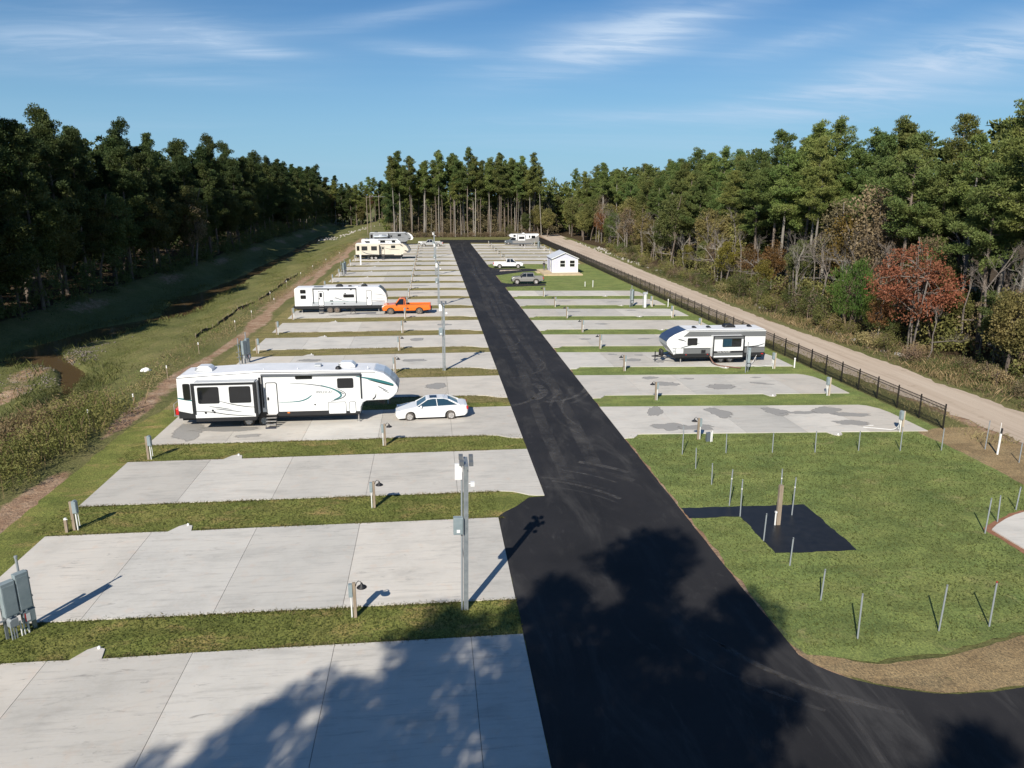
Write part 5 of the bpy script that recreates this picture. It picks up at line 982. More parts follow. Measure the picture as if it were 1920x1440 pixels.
def low_trailer():
    ys, w = 203.9, 2.4; v = RV('travel_trailer', 'white trailer half hidden behind the beige fifth wheel', 'trailer', -13, ys, w); x0 = -18.1
    v.part('body', MB().prism([(x0,.7), (x0 + .1,2.95), (x0 + 9.5,2.98), (x0 + 10.2,2.4), (x0 + 10.3,1.4), (x0 + 9.8,.7)], 'y', ys, ys + w), 'white', bevel=.06); v.part('roof_membrane', MB().box(x0 + .2, x0 + 9.4, ys + .1, ys + w - .1, 2.97, 3.02), 'roof')
    v.ac(x0 + 1.0, x0 + 2.0, ys + .5, ys + 1.3, 3.0, .3, 'dgrey'); v.part('awning', MB().tube([(x0 + 4.4, ys - .1, 2.85), (x0 + 9.2, ys - .1, 2.82)], .07, 8), 'dgrey'); v.window(x0 + 5, x0 + 6.2, 1.9, 2.6); v.window(x0 + 8, x0 + 8.8, 1.9, 2.6); v.window(x0 + 1, x0 + 2.2, 1.8, 2.5)
    v.part('skirt', MB().box(x0, x0 + 9.8, ys - .01, ys + .2, .5, .9), 'trim')
    for q in (4.3, 5.2): v.wheel(x0 + q, ys + .14, .38, .24, -1); v.wheel(x0 + q, ys + w - .14, .38, .24, 1)
low_trailer()

# ---- motorhome far right
def motorhome():
    ys, w = 222.5, 2.45; v = RV('motorhome', 'grey and white motorhome with over cab bunk on the farthest right pad', 'motorhome', 27, ys, w)
    v.part('body', MB().prism([(24.7,.75), (24.7,2.0), (23.9,2.15), (23.0,2.3), (22.75,2.65), (23.0,3.0), (23.5,3.15), (31.3,3.2), (31.45,3.05), (31.45,.75)], 'y', ys, ys + w), 'white', bevel=.06)
    v.part('lower_panel', MB().prism([(24.75,.72), (24.75,1.5), (27.5,1.6), (30.2,2.1), (31.47,2.9), (31.47,.72)], 'y', ys - .008, ys + w + .008), 'gpaint')
    cb = v.part('cab', MB().prism([(21.5,.55), (21.45,1.0), (21.6,1.25), (22.75,1.42), (23.4,2.05), (24.7,2.05), (24.7,.5)], 'y', ys + .15, ys + w - .15), 'slate', bevel=.06)
    v.part('windscreen', MB().prism([(22.80,1.44), (23.40,2.02), (23.36,2.05), (22.75,1.46)], 'y', ys + .3, ys + w - .3), 'dkglass', cb); v.part('side_window', MB().prism([(23.0,1.46), (23.5,1.98), (24.5,1.98), (24.5,1.46)], 'y', ys + .135, ys + .16), 'dkglass', cb)
    v.part('headlight', MB().box(21.48, 21.75, ys + .14, ys + .4, 1.0, 1.16), 'lamp', cb); v.part('bumper', MB().box(21.35, 21.6, ys + .15, ys + w - .15, .5, .75), 'chrome', cb)
    sb = v.part('slide_out', MB().box(25.1, 27.4, ys - .5, ys + .05, 1.1, 2.95), 'white', bevel=.02); v.part('window', MB().rrect(25.5, 27.1, 1.75, 2.4, ys - .535, ys - .49, .06), 'black', sb); v.part('slide_edge', MB().box(25.05, 25.13, ys - .52, ys, 1.05, 3.0).box(25.1, 27.4, ys - .52, ys, 2.95, 3.02), 'trim', sb)
    v.window(24.0, 24.55, 2.4, 2.85); v.window(28.55, 28.8, 2.1, 2.65, r=.12); v.window(29.3, 30.3, 1.95, 2.6)
    for xx in (22.5, 29.3): v.wheel(xx, ys + .2, .4, .26, -1); v.wheel(xx, ys + w - .2, .4, .26, 1)
    v.ac(26.5, 27.4, ys + .8, ys + 1.6, 3.18, .28, 'white')
motorhome()
def util_trailer():
    ys = 216.0; v = RV('boat_trailer', 'grey trailer with twin axle parked in front of the motorhome', 'trailer', 26, ys, 1.9)
    v.part('deck', MB().prism([(22.6,.75), (23.0,1.0), (28.9,1.0), (28.9,.7)], 'y', ys, ys + 1.9), 'dgrey'); v.part('side_rail', MB().box(23.2, 28.9, ys, ys + .06, 1.0, 1.55), 'gpaint'); v.part('side_rail', MB().box(23.2, 28.9, ys + 1.84, ys + 1.9, 1.0, 1.55), 'gpaint')
    v.part('tongue', MB().tube([(22.8, ys + .3, .7), (21.3, ys + .95, .6)], .06, 4).tube([(22.8, ys + 1.6, .7), (21.3, ys + .95, .6)], .06, 4), 'black')
    for xx in (25.6, 26.5): v.wheel(xx, ys - .1, .36, .24, -1); v.wheel(xx, ys + 2.0, .36, .24, 1)
util_trailer()

# ------------------------------------------------------------------ cars and pickups (front at local -x)
def pickup(name, label, x, y, rz, paint, L=5.9, wb=3.55, fo=.98, cab=(1.55, 3.35), h=1.92, w=1.95, crew=False, rim='alloy', lift=0, black_bumper=False, cover=False):
    v = RV(name, label, 'pickup truck', 0, -w/2, w); r_ = v.root; r_.location = (x, y, 0); v.o = (L/2, 0, 0); r_.rotation_euler = (0, 0, rz)
    wr = .39 + lift*.5; zb = .47 + lift; belt = 1.17 + lift; top = h + lift; xf, xr_ = fo, fo + wb; ar = wr + .09
    def arch(cx_, n=9): return [(cx_ - ar*math.cos(math.pi*k/n), max(zb, wr + ar*math.sin(math.pi*k/n))) for k in range(n + 1)]
    low = [(.10, zb), (xf - ar, zb)] + arch(xf) + [(xf + ar, zb), (xr_ - ar, zb)] + arch(xr_) + [(xr_ + ar, zb), (L - .05, zb + .08), (L, zb + .2), (L - .02, 1.0 + lift), (.04, 1.0 + lift), (0, .75 + lift)]
    v.part('lower_body', MB().prism(low, 'y', -w/2, w/2), paint, bevel=.05)
    v.part('hood', MB().prism([(.04, .99 + lift), (.10, 1.10 + lift), (.4, 1.19 + lift), (cab[0], belt + .08), (cab[0], .99 + lift)], 'y', -w/2 + .03, w/2 - .03), paint, bevel=.05)
    cabb = v.part('cab', MB().prism([(cab[0] - .12, .98 + lift), (cab[0] - .05, belt + .03), (cab[1], belt + .03), (cab[1], .98 + lift)], 'y', -w/2 + .02, w/2 - .02), paint, bevel=.03)
    # greenhouse with inward lean
    g0 = [(cab[0], belt), (cab[0] + .62, top - .04), (cab[1] - .14, top - .04), (cab[1], belt)]; mb = MB(); wl_, wt = w/2 - .06, w/2 - .22
    vs = [(g0[0][0], -wl_, g0[0][1]), (g0[1][0], -wt, g0[1][1]), (g0[2][0], -wt, g0[2][1]), (g0[3][0], -wl_, g0[3][1])]; vs += [(a, -b, c) for a, b, c in vs]
    mb.add(vs, [(0,1,2,3), (7,6,5,4), (0,4,5,1), (1,5,6,2), (2,6,7,3), (3,7,4,0)]); v.part('windows', mb, 'dkglass')
    v.part('cab_roof', MB().prism([(cab[0] + .52, top - .06), (cab[0] + .72, top), (cab[1] - .25, top + .01), (cab[1] - .10, top - .06)], 'y', -wt - .02, wt + .02), paint, bevel=.03)
    pl = [cab[0] + .04, cab[1] - .07] + ([cab[0] + 1.15] if not crew else [cab[0] + 1.1])
    for s_ in (-1, 1):
        a, b, c, d = vs[0], vs[1], vs[2], vs[3]
        v.part('pillar', MB().tube([(a[0], s_*wl_, a[2]), (b[0] - .02, s_*wt, b[2])], .045, 4).tube([(d[0] - .02, s_*wl_, d[2]), (c[0] + .02, s_*wt, c[2])], .06, 4).tube([(pl[2], s_*(wl_ + .005), belt), (pl[2] + .02, s_*(wt + .005), top - .05)], .045, 4), paint)
        if s_ < 0:
            for dx in ((pl[2],) if not crew else (pl[2], cab[1] - .12)): v.part('door_seam', MB().box(dx - .008, dx + .008, -w/2 - .004, -w/2 + .01, .60 + lift, 1.0 + lift), 'dgrey')
        v.part('mirror', MB().box(cab[0] + .12, cab[0] + .22, s_*(w/2 + .12) - .11, s_*(w/2 + .12) + .11, belt + .02, belt + .26), 'black' if black_bumper or rz else 'black')
        v.part('headlight', MB().box(-.012, .22, s_*(w/2 - .20) - .19, s_*(w/2 - .20) + .19, .86 + lift, 1.04 + lift), 'lamp'); v.part('tail_light', MB().box(L - .12, L + .01, s_*(w/2 - .06) - .07, s_*(w/2 - .06) + .07, .82 + lift, 1.18 + lift), 'red')
    bh = 1.22 + lift
    for s_ in (-1, 1): v.part('bed_side', MB().box(cab[1] + .03, L - .01, s_*(w/2 - .06) - .06, s_*(w/2 - .06) + .06, .97 + lift, bh), paint, bevel=.02)
    v.part('tailgate', MB().box(L - .09, L - .004, -w/2 + .12, w/2 - .12, .96 + lift, bh - .01), paint); v.part('bulkhead', MB().box(cab[1] + .03, cab[1] + .09, -w/2 + .12, w/2 - .12, .96 + lift, bh), paint)
    v.part('bed_liner', MB().box(cab[1] + .09, L - .09, -w/2 + .12, w/2 - .12, 1.001 + lift, 1.02 + lift), 'black')
    v.part('grille', MB().box(-.015, .06, -w/2 + .42, w/2 - .42, .72 + lift, 1.02 + lift), 'black' if paint != 'orange' else 'chrome'); v.part('front_bumper', MB().box(-.10, .12, -w/2 + .02, w/2 - .02, .42 + lift, .70 + lift), 'black' if black_bumper else 'chrome', bevel=.03); v.part('rear_bumper', MB().box(L - .04, L + .14, -w/2 + .05, w/2 - .05, .50 + lift, .72 + lift), 'black' if black_bumper else 'chrome', bevel=.03)
    v.part('underbody', MB().box(.3, L - .3, -w/2 + .3, w/2 - .3, .34 + lift, .9), 'black')
    for xx in (xf, xr_):
        for s_ in (-1, 1): v.wheel(xx, s_*(w/2 - .13), wr, .26, s_, rim)
    return v
def at(px_front, y, L, flip): return (px_front + L/2 if not flip else px_front - L/2, y)
pickup('pickup_truck', 'bright orange single cab pickup in front of the white travel trailer', -6.30 + 3.05, 97.25, R(-1), 'orange', L=6.1, wb=3.62, fo=1.05, cab=(1.6, 3.0), h=1.98, w=2.0, rim='rust', black_bumper=True, lift=.06)
pickup('pickup_truck', 'white extended cab pickup parked on the spur left of the lilac shed', 12.6 + 3.0, 155.2, R(180 - 4), 'wpaint', L=6.05, wb=3.75, fo=1.0, cab=(1.5, 3.4), w=2.0, crew=True)
pickup('pickup_truck', 'grey crew cab pickup on the spur nearest the lilac shed lawn', 13.5 + 2.65, 127.7, R(-4), 'gpaint', L=5.3, wb=3.2, fo=.85, cab=(1.35, 3.75), h=1.8, w=1.86, crew=True, black_bumper=True, lift=.04)
pickup('pickup_truck', 'silver extended cab pickup parked far left beyond the beige trailer', -2.8 + 3.1, 218.6, R(-2), 'silver', L=6.3, wb=4.0, fo=1.0, cab=(1.5, 3.5), crew=True, lift=.05)

def sedan():
    L, w = 4.95, 1.84; v = RV('sedan_car', 'white four door sedan in front of the largest fifth wheel', 'car', 0, -w/2, w); v.root.location = (-2.72 + L/2, 50.75, 0); v.o = (L/2, 0, 0); v.root.rotation_euler = (0, 0, R(2.2))
    wr, ar, xf, xr_, zb = .325, .385, .96, 3.78, .24
    def arch(cx_, n=10): return [(cx_ - ar*math.cos(math.pi*k/n), max(zb, wr + ar*math.sin(math.pi*k/n))) for k in range(n + 1)]
    low = [(.12, .22), (xf - ar, zb)] + arch(xf) + [(xf + ar, zb), (xr_ - ar, zb)] + arch(xr_) + [(xr_ + ar, zb), (L - .15, .30), (L - .01, .45), (L, .70), (L - .05, .96), (L - .25, 1.03), (4.15, 1.04), (1.45, .98), (.75, .86), (.22, .73), (.03, .62), (0, .42)]
    # three-layer skin so the flanks are rounded
    mb = MB(); n = len(low); cxm, czm = L/2, .62
    def lay(y, s): return [(cxm + (x - cxm)*(1 - s*.35), y, z if z < .5 else czm + (z - czm)*(1 - s)) for x, z in low]
    layers = [lay(-w/2, .16), lay(-w/2 + .05, .06), lay(-w/2 + .22, 0), lay(w/2 - .22, 0), lay(w/2 - .05, .06), lay(w/2, .16)]
    for l_ in layers: mb.v += l_
    for k in range(5):
        for i in range(n): j = (i + 1) % n; mb.f.append([k*n + i, k*n + j, (k+1)*n + j, (k+1)*n + i])
    mb.f += [list(range(n - 1, -1, -1)), list(range(5*n, 6*n))]; v.part('body', mb, 'wpaint', bevel=.02)
    def house(pts, wb_, wt_, m, name, z_lo, z_hi, parent=None):
        b = MB(); vs = [(x, -(wb_ + (wt_ - wb_)*(z - z_lo)/(z_hi - z_lo)), z) for x, z in pts]; k = len(vs); b.v = vs + [(a, -c, d) for a, c, d in vs]; b.f = [list(range(k)), list(range(2*k - 1, k - 1, -1))] + [[(i+1) % k, i, k + i, k + (i+1) % k] for i in range(k)]; return v.part(name, b, m, parent, bevel=.015)
    house([(1.42, .95), (2.15, 1.40), (2.55, 1.455), (3.3, 1.44), (3.75, 1.33), (4.35, 1.0)], .80, .56, 'bglass', 'windows', .95, 1.46)
    house([(2.08, 1.385), (2.2, 1.44), (2.6, 1.475), (3.25, 1.465), (3.62, 1.40), (3.60, 1.36), (2.3, 1.37)], .60, .545, 'wpaint', 'roof', 1.36, 1.48)
    v.part('sunroof', MB().box(2.35, 2.85, -.34, .34, 1.474, 1.480), 'dkglass')
    for s_ in (-1, 1):
        v.part('pillar', MB().tube([(1.40, s_*.81, .96), (2.18, s_*.585, 1.41)], .035, 4).tube([(2.86, s_*.80, .98), (2.80, s_*.575, 1.43)], .03, 4).tube([(4.38, s_*.79, 1.02), (3.62, s_*.585, 1.385)], .06, 4), 'wpaint')
        v.part('mirror', MB().box(1.68, 1.82, s_*.95 - .09, s_*.95 + .09, .96, 1.09), 'wpaint', bevel=.03); v.part('headlight', MB().box(.10, .42, s_*.72 - .14, s_*.72 + .14, .64, .755), 'lamp'); v.part('tail_light', MB().box(L - .16, L + .0, s_*.74 - .15, s_*.74 + .15, .72, .93), 'red')
        for dx in (1.62, 2.84): v.part('door_seam', MB().box(dx - .006, dx + .006, s_*(w/2 + .001) - .006, s_*(w/2 + .001) + .006, .36, .86), 'dgrey')
        for dx in (2.55, 3.62): v.part('door_handle', MB().box(dx, dx + .16, s_*(w/2) - .02, s_*(w/2) + .02, .80, .83), 'wpaint')
    v.part('grille', MB().box(-.01, .08, -.42, .42, .46, .62), 'chrome'); v.part('underbody', MB().box(.3, L - .3, -w/2 + .28, w/2 - .28, .18, .6), 'black'); v.part('antenna', MB().tube([(3.35, 0, 1.46), (3.55, 0, 1.75)], .008, 4), 'black')
    for xx in (xf, xr_):
        for s_ in (-1, 1): v.wheel(xx, s_*(w/2 - .12), wr, .21, s_)
sedan()
# ------------------------------------------------------------------ shed, deck, person
def shed():
    x0, x1, y0, y1, z0, zw, zr = 22.7, 27.5, 142.2, 148.6, .30, 2.95, 3.98; o = (25.1, 145, 0); xm = (x0 + x1)/2; b = thing('shed', 'lilac wooden shed with white trim standing on a new lumber deck', 'shed', o)
    P = lambda nm, mb, m, par=None, **k: mk(nm, mb, M[m], par or b, off=o, **k)
    P('wall', MB().prism([(x0, z0), (x0, zw), (xm, zr), (x1, zw), (x1, z0)], 'y', y0, y1), 'shed')
    for xx in (x0, x1): P('corner_trim', MB().box(xx - .08, xx + .08, y0 - .03, y0 + .1, z0, zw), 'wpaint')
    P('corner_trim', MB().box(x0 - .03, x0 + .1, y1 - .1, y1 + .05, z0, zw), 'wpaint'); P('band_trim', MB().box(x0, x1, y0 - .025, y0 + .02, 2.62, 2.8), 'wpaint'); P('base_trim', MB().box(x0, x1, y0 - .02, y0 + .02, z0, z0 + .12), 'wpaint')
    for s_, xa in ((-1, x0), (1, x1)):
        xe = xa + s_*.22; ze = zw - .10; rf = P('roof_panel', MB().add([(xm, y0 - .22, zr + .10), (xe, y0 - .22, ze + .08), (xe, y1 + .2, ze + .08), (xm, y1 + .2, zr + .10), (xm, y0 - .22, zr + .02), (xe, y0 - .22, ze), (xe, y1 + .2, ze), (xm, y1 + .2, zr + .02)], [(0,1,2,3), (7,6,5,4), (0,4,5,1), (1,5,6,2), (2,6,7,3), (3,7,4,0)]) or MBLAST, 'metroof') if False else None
        mb = MB(); mb.add([(xm, y0 - .22, zr + .10), (xe, y0 - .22, ze + .08), (xe, y1 + .2, ze + .08), (xm, y1 + .2, zr + .10), (xm, y0 - .22, zr + .03), (xe, y0 - .22, ze), (xe, y1 + .2, ze), (xm, y1 + .2, zr + .03)], [(0,1,2,3), (7,6,5,4), (0,4,5,1), (1,5,6,2), (2,6,7,3), (3,7,4,0)]); rf = P('roof', mb, 'metroof')
        P('fascia', MB().tube([(xm, y0 - .24, zr + .02), (xe, y0 - .24, ze + .0)], .07, 4), 'wpaint', rf)
    for xa in (24.15, 26.0):
        f = P('window', MB().box(xa - .12, xa + 1.07, y0 - .05, y0 + .01, .98 + .25, 2.66), 'wpaint')
        for za, zb_ in ((1.38, 1.92), (2.0, 2.54)): P('pane', MB().box(xa + .02, xa + .93, y0 - .06, y0 - .045, za, zb_), 'dkglass', f)
    d = P('door', MB().box(x0 - .04, x0, 144.2, 145.2, z0, 2.4), 'wpaint'); P('handle', MB().box(x0 - .1, x0 - .04, 144.3, 144.4, 1.3, 1.4), 'black', d)
shed()
dk = thing('deck', 'new pale lumber deck around the lilac shed', 'deck', (24, 145, 0))
for k in range(22): mk('plank', MB().box(20.75, 27.9, 139.3 + k*.14*0 + k*.46, 139.3 + k*.46 + .44, .22, .29), M['deck'], dk, off=(24, 145, 0))
mk('rim_joist', MB().box(20.7, 27.95, 139.22, 139.29, .02, .28).box(20.68, 20.75, 139.3, 149.4, .02, .28), M['deck'], dk, off=(24, 145, 0)); mk('step', MB().box(20.0, 20.66, 144, 147, .02, .15), M['deck'], dk, off=(24, 145, 0))

def person():
    o = tag(empty('person', (21.75, 146.6, .29)), 'person in dark jacket and grey trousers standing left of the lilac shed', 'person')
    me = bpy.data.meshes.new('body')
    J = [(0,0,.92), (0,0,1.12), (0,0,1.32), (0,0,1.44), (0,.0,1.50), (0,-.01,1.60), (0,-.015,1.70), (.17,0,1.40), (.25,-.03,1.14), (.16,-.16,1.02), (-.17,0,1.40), (-.26,-.02,1.14), (-.15,-.15,1.04), (.09,0,.86), (.11,-.02,.48), (.12,.02,.08), (.13,-.12,.04), (-.09,0,.86), (-.11,0,.48), (-.14,.04,.08), (-.15,-.10,.04)]
    E_ = [(0,1),(1,2),(2,3),(3,4),(4,5),(5,6),(2,7),(7,8),(8,9),(2,10),(10,11),(11,12),(0,13),(13,14),(14,15),(15,16),(0,17),(17,18),(18,19),(19,20)]
    rad = [(.16,.12),(.15,.11),(.18,.12),(.10,.09),(.055,.055),(.085,.095),(.075,.085),(.075,.075),(.05,.05),(.035,.035),(.075,.075),(.05,.05),(.035,.035),(.10,.10),(.07,.07),(.05,.05),(.04,.035),(.10,.10),(.07,.07),(.05,.05),(.04,.035)]
    me.from_pydata(J, E_, []); b = bpy.data.objects.new('body', me); col.objects.link(b)
    b.modifiers.new('skin', 'SKIN'); lay = me.skin_vertices[0] if len(me.skin_vertices) else None
    if lay is None:
        bm = bmesh.new(); bm.from_mesh(me); bm.verts.layers.skin.verify(); bm.to_mesh(me); bm.free(); lay = me.skin_vertices[0]
    for i, r_ in enumerate(rad): lay.data[i].radius = r_
    lay.data[0].use_root = True
    b.modifiers.new('sub', 'SUBSURF').levels = 1
    dg = bpy.context.evaluated_depsgraph_get(); nm = bpy.data.meshes.new_from_object(b.evaluated_get(dg)); bpy.data.objects.remove(b)
    for k in ('cloth', 'jeans', 'skin', 'black'): nm.materials.append(M[k])
    for p in nm.polygons:
        z = p.center.z; x = abs(p.center.x); p.material_index = 2 if (z > 1.47 or (z < 1.08 and p.center.y < -.11 and z > .9)) else (0 if z > .93 else (3 if z < .1 else 1)); p.use_smooth = True
    b = bpy.data.objects.new('body', nm); col.objects.link(b); b.parent = o
    mk('hair', MB().lathe([(0, .12), (.06, .105), (.095, .05), (.10, -.02)], (0, .012, 1.66), seg=12), M['hair'], o, smooth=True)
    for s_ in (-1, 1):
        h = MB().tube([(s_*.155, -.155, 1.03), (s_*.13, -.21, 1.02)], [.035, .03], 6)
        for k in range(4): h.tube([(s_*(.115 + .016*k), -.20, 1.03 - .01*k), (s_*(.085 + .016*k), -.25 + .006*k, 1.02 - .01*k), (s_*(.07 + .016*k), -.245, 1.0 - .01*k)], [.009, .008, .007], 5)
        h.tube([(s_*.14, -.18, 1.05), (s_*.10, -.215, 1.07)], [.010, .008], 5); mk('hand', h, M['skin'], o)
person()

# ------------------------------------------------------------------ electrical and lighting posts
def P_(name, mb, m, par, **k): return mk(name, mb, M[m], par, **k)
def lamp_post(side):
    e = empty('lamp_post'); s_ = side
    P_('post', MB().box(-.055, .055, -.055, .055, -.1, 1.40), 'wood', e)
    bx = P_('outlet_box', MB().box(min(-s_*.06, -s_*.20), max(-s_*.06, -s_*.20), -.08, .06, .86, 1.36), 'ebox', e); P_('conduit', MB().tube([(-s_*.12, -.02, .86), (-s_*.12, -.02, 0)], .03, 6), 'wpipe', e)
    arm = [(s_*.06, 0, 1.26), (s_*.10, 0, 1.40), (s_*.17, 0, 1.46), (s_*.25, 0, 1.42), (s_*.28, 0, 1.34)]
    lm = P_('gooseneck', MB().tube(arm, .016, 5), 'black', e); P_('lamp_shade', MB().lathe([(.03, .12), (.045, .08), (.06, .04), (.17, -.03), (.19, -.06), (.16, -.035), (.03, .05)], (s_*.28, 0, 1.26), seg=14), 'black', lm, smooth=True); P_('bulb', MB().lathe([(0, -.06), (.03, -.04), (.03, 0), (.0, .02)], (s_*.28, 0, 1.26), seg=8), 'lamp', lm)
    return e
def place(proto_, first, loc, label, cat, group, rz=0, scale=1):
    o = proto_ if first else copy_tree(proto_); o.location = loc; o.rotation_euler = (R(rnd.uniform(-.8, .8)), R(rnd.uniform(-.8, .8)), rz); o.scale = (scale,)*3; tag(o, label, cat, group); return o
lp = lamp_post(1); ys_l = [25.34, 35.32, 44.84, 54.4] + [LB[i] - 1.3 for i in range(5, 21)]
for k, y in enumerate(ys_l):
    place(lp, k == 0, (-3.1 if k < 3 else -3.3, y, .02), 'wooden lamp post with black shade, %s from the front left of the road' % ORD[k], 'lamp post', 'lamp posts left of the road')
lp = lamp_post(-1); ys_r = [44.0, 53.3, 62.85, 72.58, 81.65, 91.41, 100.63, 110.99] + [RB[i] - 1.5 for i in range(8, 15)]
for k, y in enumerate(ys_r):
    place(lp, k == 0, (16.45, y, .02), 'wooden lamp post with black shade, %s from the front right of the road' % ORD[k], 'lamp post', 'lamp posts right of the road')
def pedestal(side, m='wood'):
    e = empty('power_pedestal'); s_ = side
    P_('post', MB().box(-.06, .06, -.05, .05, -.1, 1.42), m, e); bx = P_('outlet_box', MB().prism([(.07, .86), (.07, 1.44), (.18, 1.47), (.27, 1.40), (.27, .86)] if s_ > 0 else [(-.07, .86), (-.07, 1.44), (-.18, 1.47), (-.27, 1.40), (-.27, .86)], 'y', -.12, .10), 'ebox', e, bevel=.01)
    P_('box_lid', MB().box(min(s_*.09, s_*.25), max(s_*.09, s_*.25), -.135, -.12, .9, 1.36), 'ebox', bx); P_('conduit', MB().tube([(s_*.15, 0, .88), (s_*.15, 0, 0)], .035, 6), 'wpipe', e); P_('riser', MB().tube([(s_*.24, .02, .88), (s_*.25, .02, .2)], .018, 5), 'wpipe', e); return e
pd = pedestal(1); k = 0
for i, y in enumerate([34.2, 43.77] + [None]*3 + [73.8, 83.66, 93.6] + [LB[j] - 1.3 for j in range(9, 20)]):
    if y is None: continue
    place(pd, k == 0, (-16.7 if y < 50 else -16.95, y, .02), 'grey electric box on a wooden post, %s from the front at the left pad ends' % ORD[k], 'power pedestal', 'electric posts at the left pad ends'); k += 1
wpst = thing('hose_bib_post', 'short wooden post with white tap beside the nearest left electric box', 'post', (-16.95, 34.0, .02)); P_('post', MB().box(-.06, .06, -.05, .05, -.1, .62), 'wood', wpst); P_('tap', MB().box(-.05, .05, -.05, .05, .62, .70).tube([(0, 0, .66), (.12, -.04, .64)], .02, 5), 'wpipe', wpst)
pd = pedestal(-1, 'pale_wood'); k = 0
for y, x in [(44.04, 30.16), (53.18, 30.05), (62.34, 29.89), (72.2, 29.9), (81.0, 29.8), (90.49, 29.65), (99.48, 29.64)] + [(RB[j] - 2.9, 29.7) for j in range(8, 15)]:
    place(pd, k == 0, (x, y, .02), 'grey electric box on a pale post, %s from the front at the right pad ends' % ORD[k], 'power pedestal', 'electric posts at the right pad ends'); k += 1
def flood_pole():
    e = empty('floodlight_pole')
    P_('pole', MB().box(-.085, .085, -.085, .085, -.1, 5.75), 'steel', e); P_('conduit', MB().tube([(-.15, -.05, 0), (-.15, -.05, 5.5)], .035, 6), 'pipegrey', e)
    b = P_('panel_box', MB().box(-.46, -.10, -.22, .02, 3.15, 3.80), 'ebox', e, bevel=.02); P_('box_door', MB().box(-.43, -.14, -.235, -.22, 3.2, 3.74), 'ebox', b); P_('sticker', MB().box(-.34, -.22, -.242, -.235, 3.24, 3.36), 'wpaint', b)
    P_('antenna_panel', MB().box(-.40, -.14, -.14, -.06, 5.25, 5.85), 'wpaint', e); P_('camera', MB().tube([(.08, -.05, 5.05), (.22, -.12, 5.10)], .02, 5).box(.16, .30, -.2, -.06, 5.0, 5.16), 'wpaint', e)
    hd = P_('crossarm', MB().box(-.07, .07, -.5, .5, 5.75, 5.88), 'steel', e)
    for x, y in ((-.17, -.30), (.17, -.34), (-.17, .30), (.19, .26)):
        f = P_('floodlight', MB().prism([(y - .08, 5.86), (y - .07, 6.0), (y + .13, 6.02), (y + .12, 5.84)], 'x', x - .075, x + .075), 'dgrey', hd); P_('lens', MB().box(x - .06, x + .06, y + .125, y + .135, 5.87, 6.0), 'lamp', f)
    return e
fp = flood_pole()
for k, (x, y) in enumerate([(.96, 25.47), (.94, 64.69), (.92, 103.0), (.85, 142.2), (.85, 181.5)]):
    place(fp, k == 0, (x, y, .02), 'tall galvanised floodlight pole with grey box, %s from the front left of the road' % ORD[k], 'light pole', 'floodlight poles left of the road')
def meter_rack():
    e = empty('meter_rack')
    for x, h in ((-.62, 2.5), (.42, 2.9)): P_('pipe_post', MB().tube([(x, .12, -.1), (x, .12, h)], .045, 8).lathe([(0, .07), (.06, .05), (.06, -.02)], (x, .12, h), seg=8), 'pipegrey', e)
    P_('steel_post', MB().box(.56, .68, .02, .14, -.1, 2.3), 'steel', e); P_('steel_post', MB().box(-.34, -.24, .08, .16, -.1, 2.3), 'steel', e)
    for z in (.75, 1.25, 1.95): P_('strut', MB().box(-.95, .72, .04, .09, z, z + .05), 'pipegrey', e)
    for x0, x1, z0, z1 in ((-.36, .10, .95, 2.25), (.13, .56, .98, 2.4)):
        b = P_('cabinet', MB().box(x0, x1, -.22, .03, z0, z1), 'ebox', e, bevel=.015); P_('cabinet_door', MB().box(x0 + .03, x1 - .03, -.235, -.22, z0 + .05, z1 - .12), 'slate' if False else 'ebox', b)
    lb = P_('meter_box', MB().prism([(-.28, .55), (-.28, .78), (-.22, .84), (.0, .84), (.0, .55)], 'y', -.26, .0), 'pipegrey', e); P_('disconnect', MB().box(.20, .60, -.2, .02, .45, .90), 'ebox', e)
    P_('sticker', MB().box(.28, .42, -.206, -.2, .52, .80), 'wpaint', e); P_('sticker', MB().box(.24, .28, -.206, -.2, .52, .84), 'red', e)
    for x in (-.22, -.14, -.06, .1, .2, .34): P_('conduit', MB().tube([(x, -.1, .6), (x, -.1, 0)], .028, 6), 'wpipe' if x > 0 else 'pipegrey', e)
    for x in (-.2, -.02, .18, .34): P_('conduit_hub', MB().lathe([(0, .05), (.05, .04), (.05, -.05)], (x, -.14, .94), seg=8), 'wpipe', e)
    return e
mr = meter_rack()
for k, (x, y, rz, s_, lab) in enumerate([(-14.8, 25.35, R(52), .98, 'large grey meter rack with twin cabinets at the near left corner'), (-17.0, 69.3, R(60), .95, 'grey meter rack behind the roof of the largest fifth wheel'), (-16.25, 145.0, R(60), 1.0, 'grey meter rack far up the left pad ends'), (27.05, 61.6, R(65), .85, 'grey meter rack in front of the grey travel trailer'), (26.9, 100.0, R(65), .95, 'grey meter rack on the right beside the white pipe'), (28.9, 205, R(60), .9, 'small distant meter rack near the motorhome')]):
    place(mr, k == 0, (x, y, .02), lab, 'meter rack', 'meter racks', rz, s_)
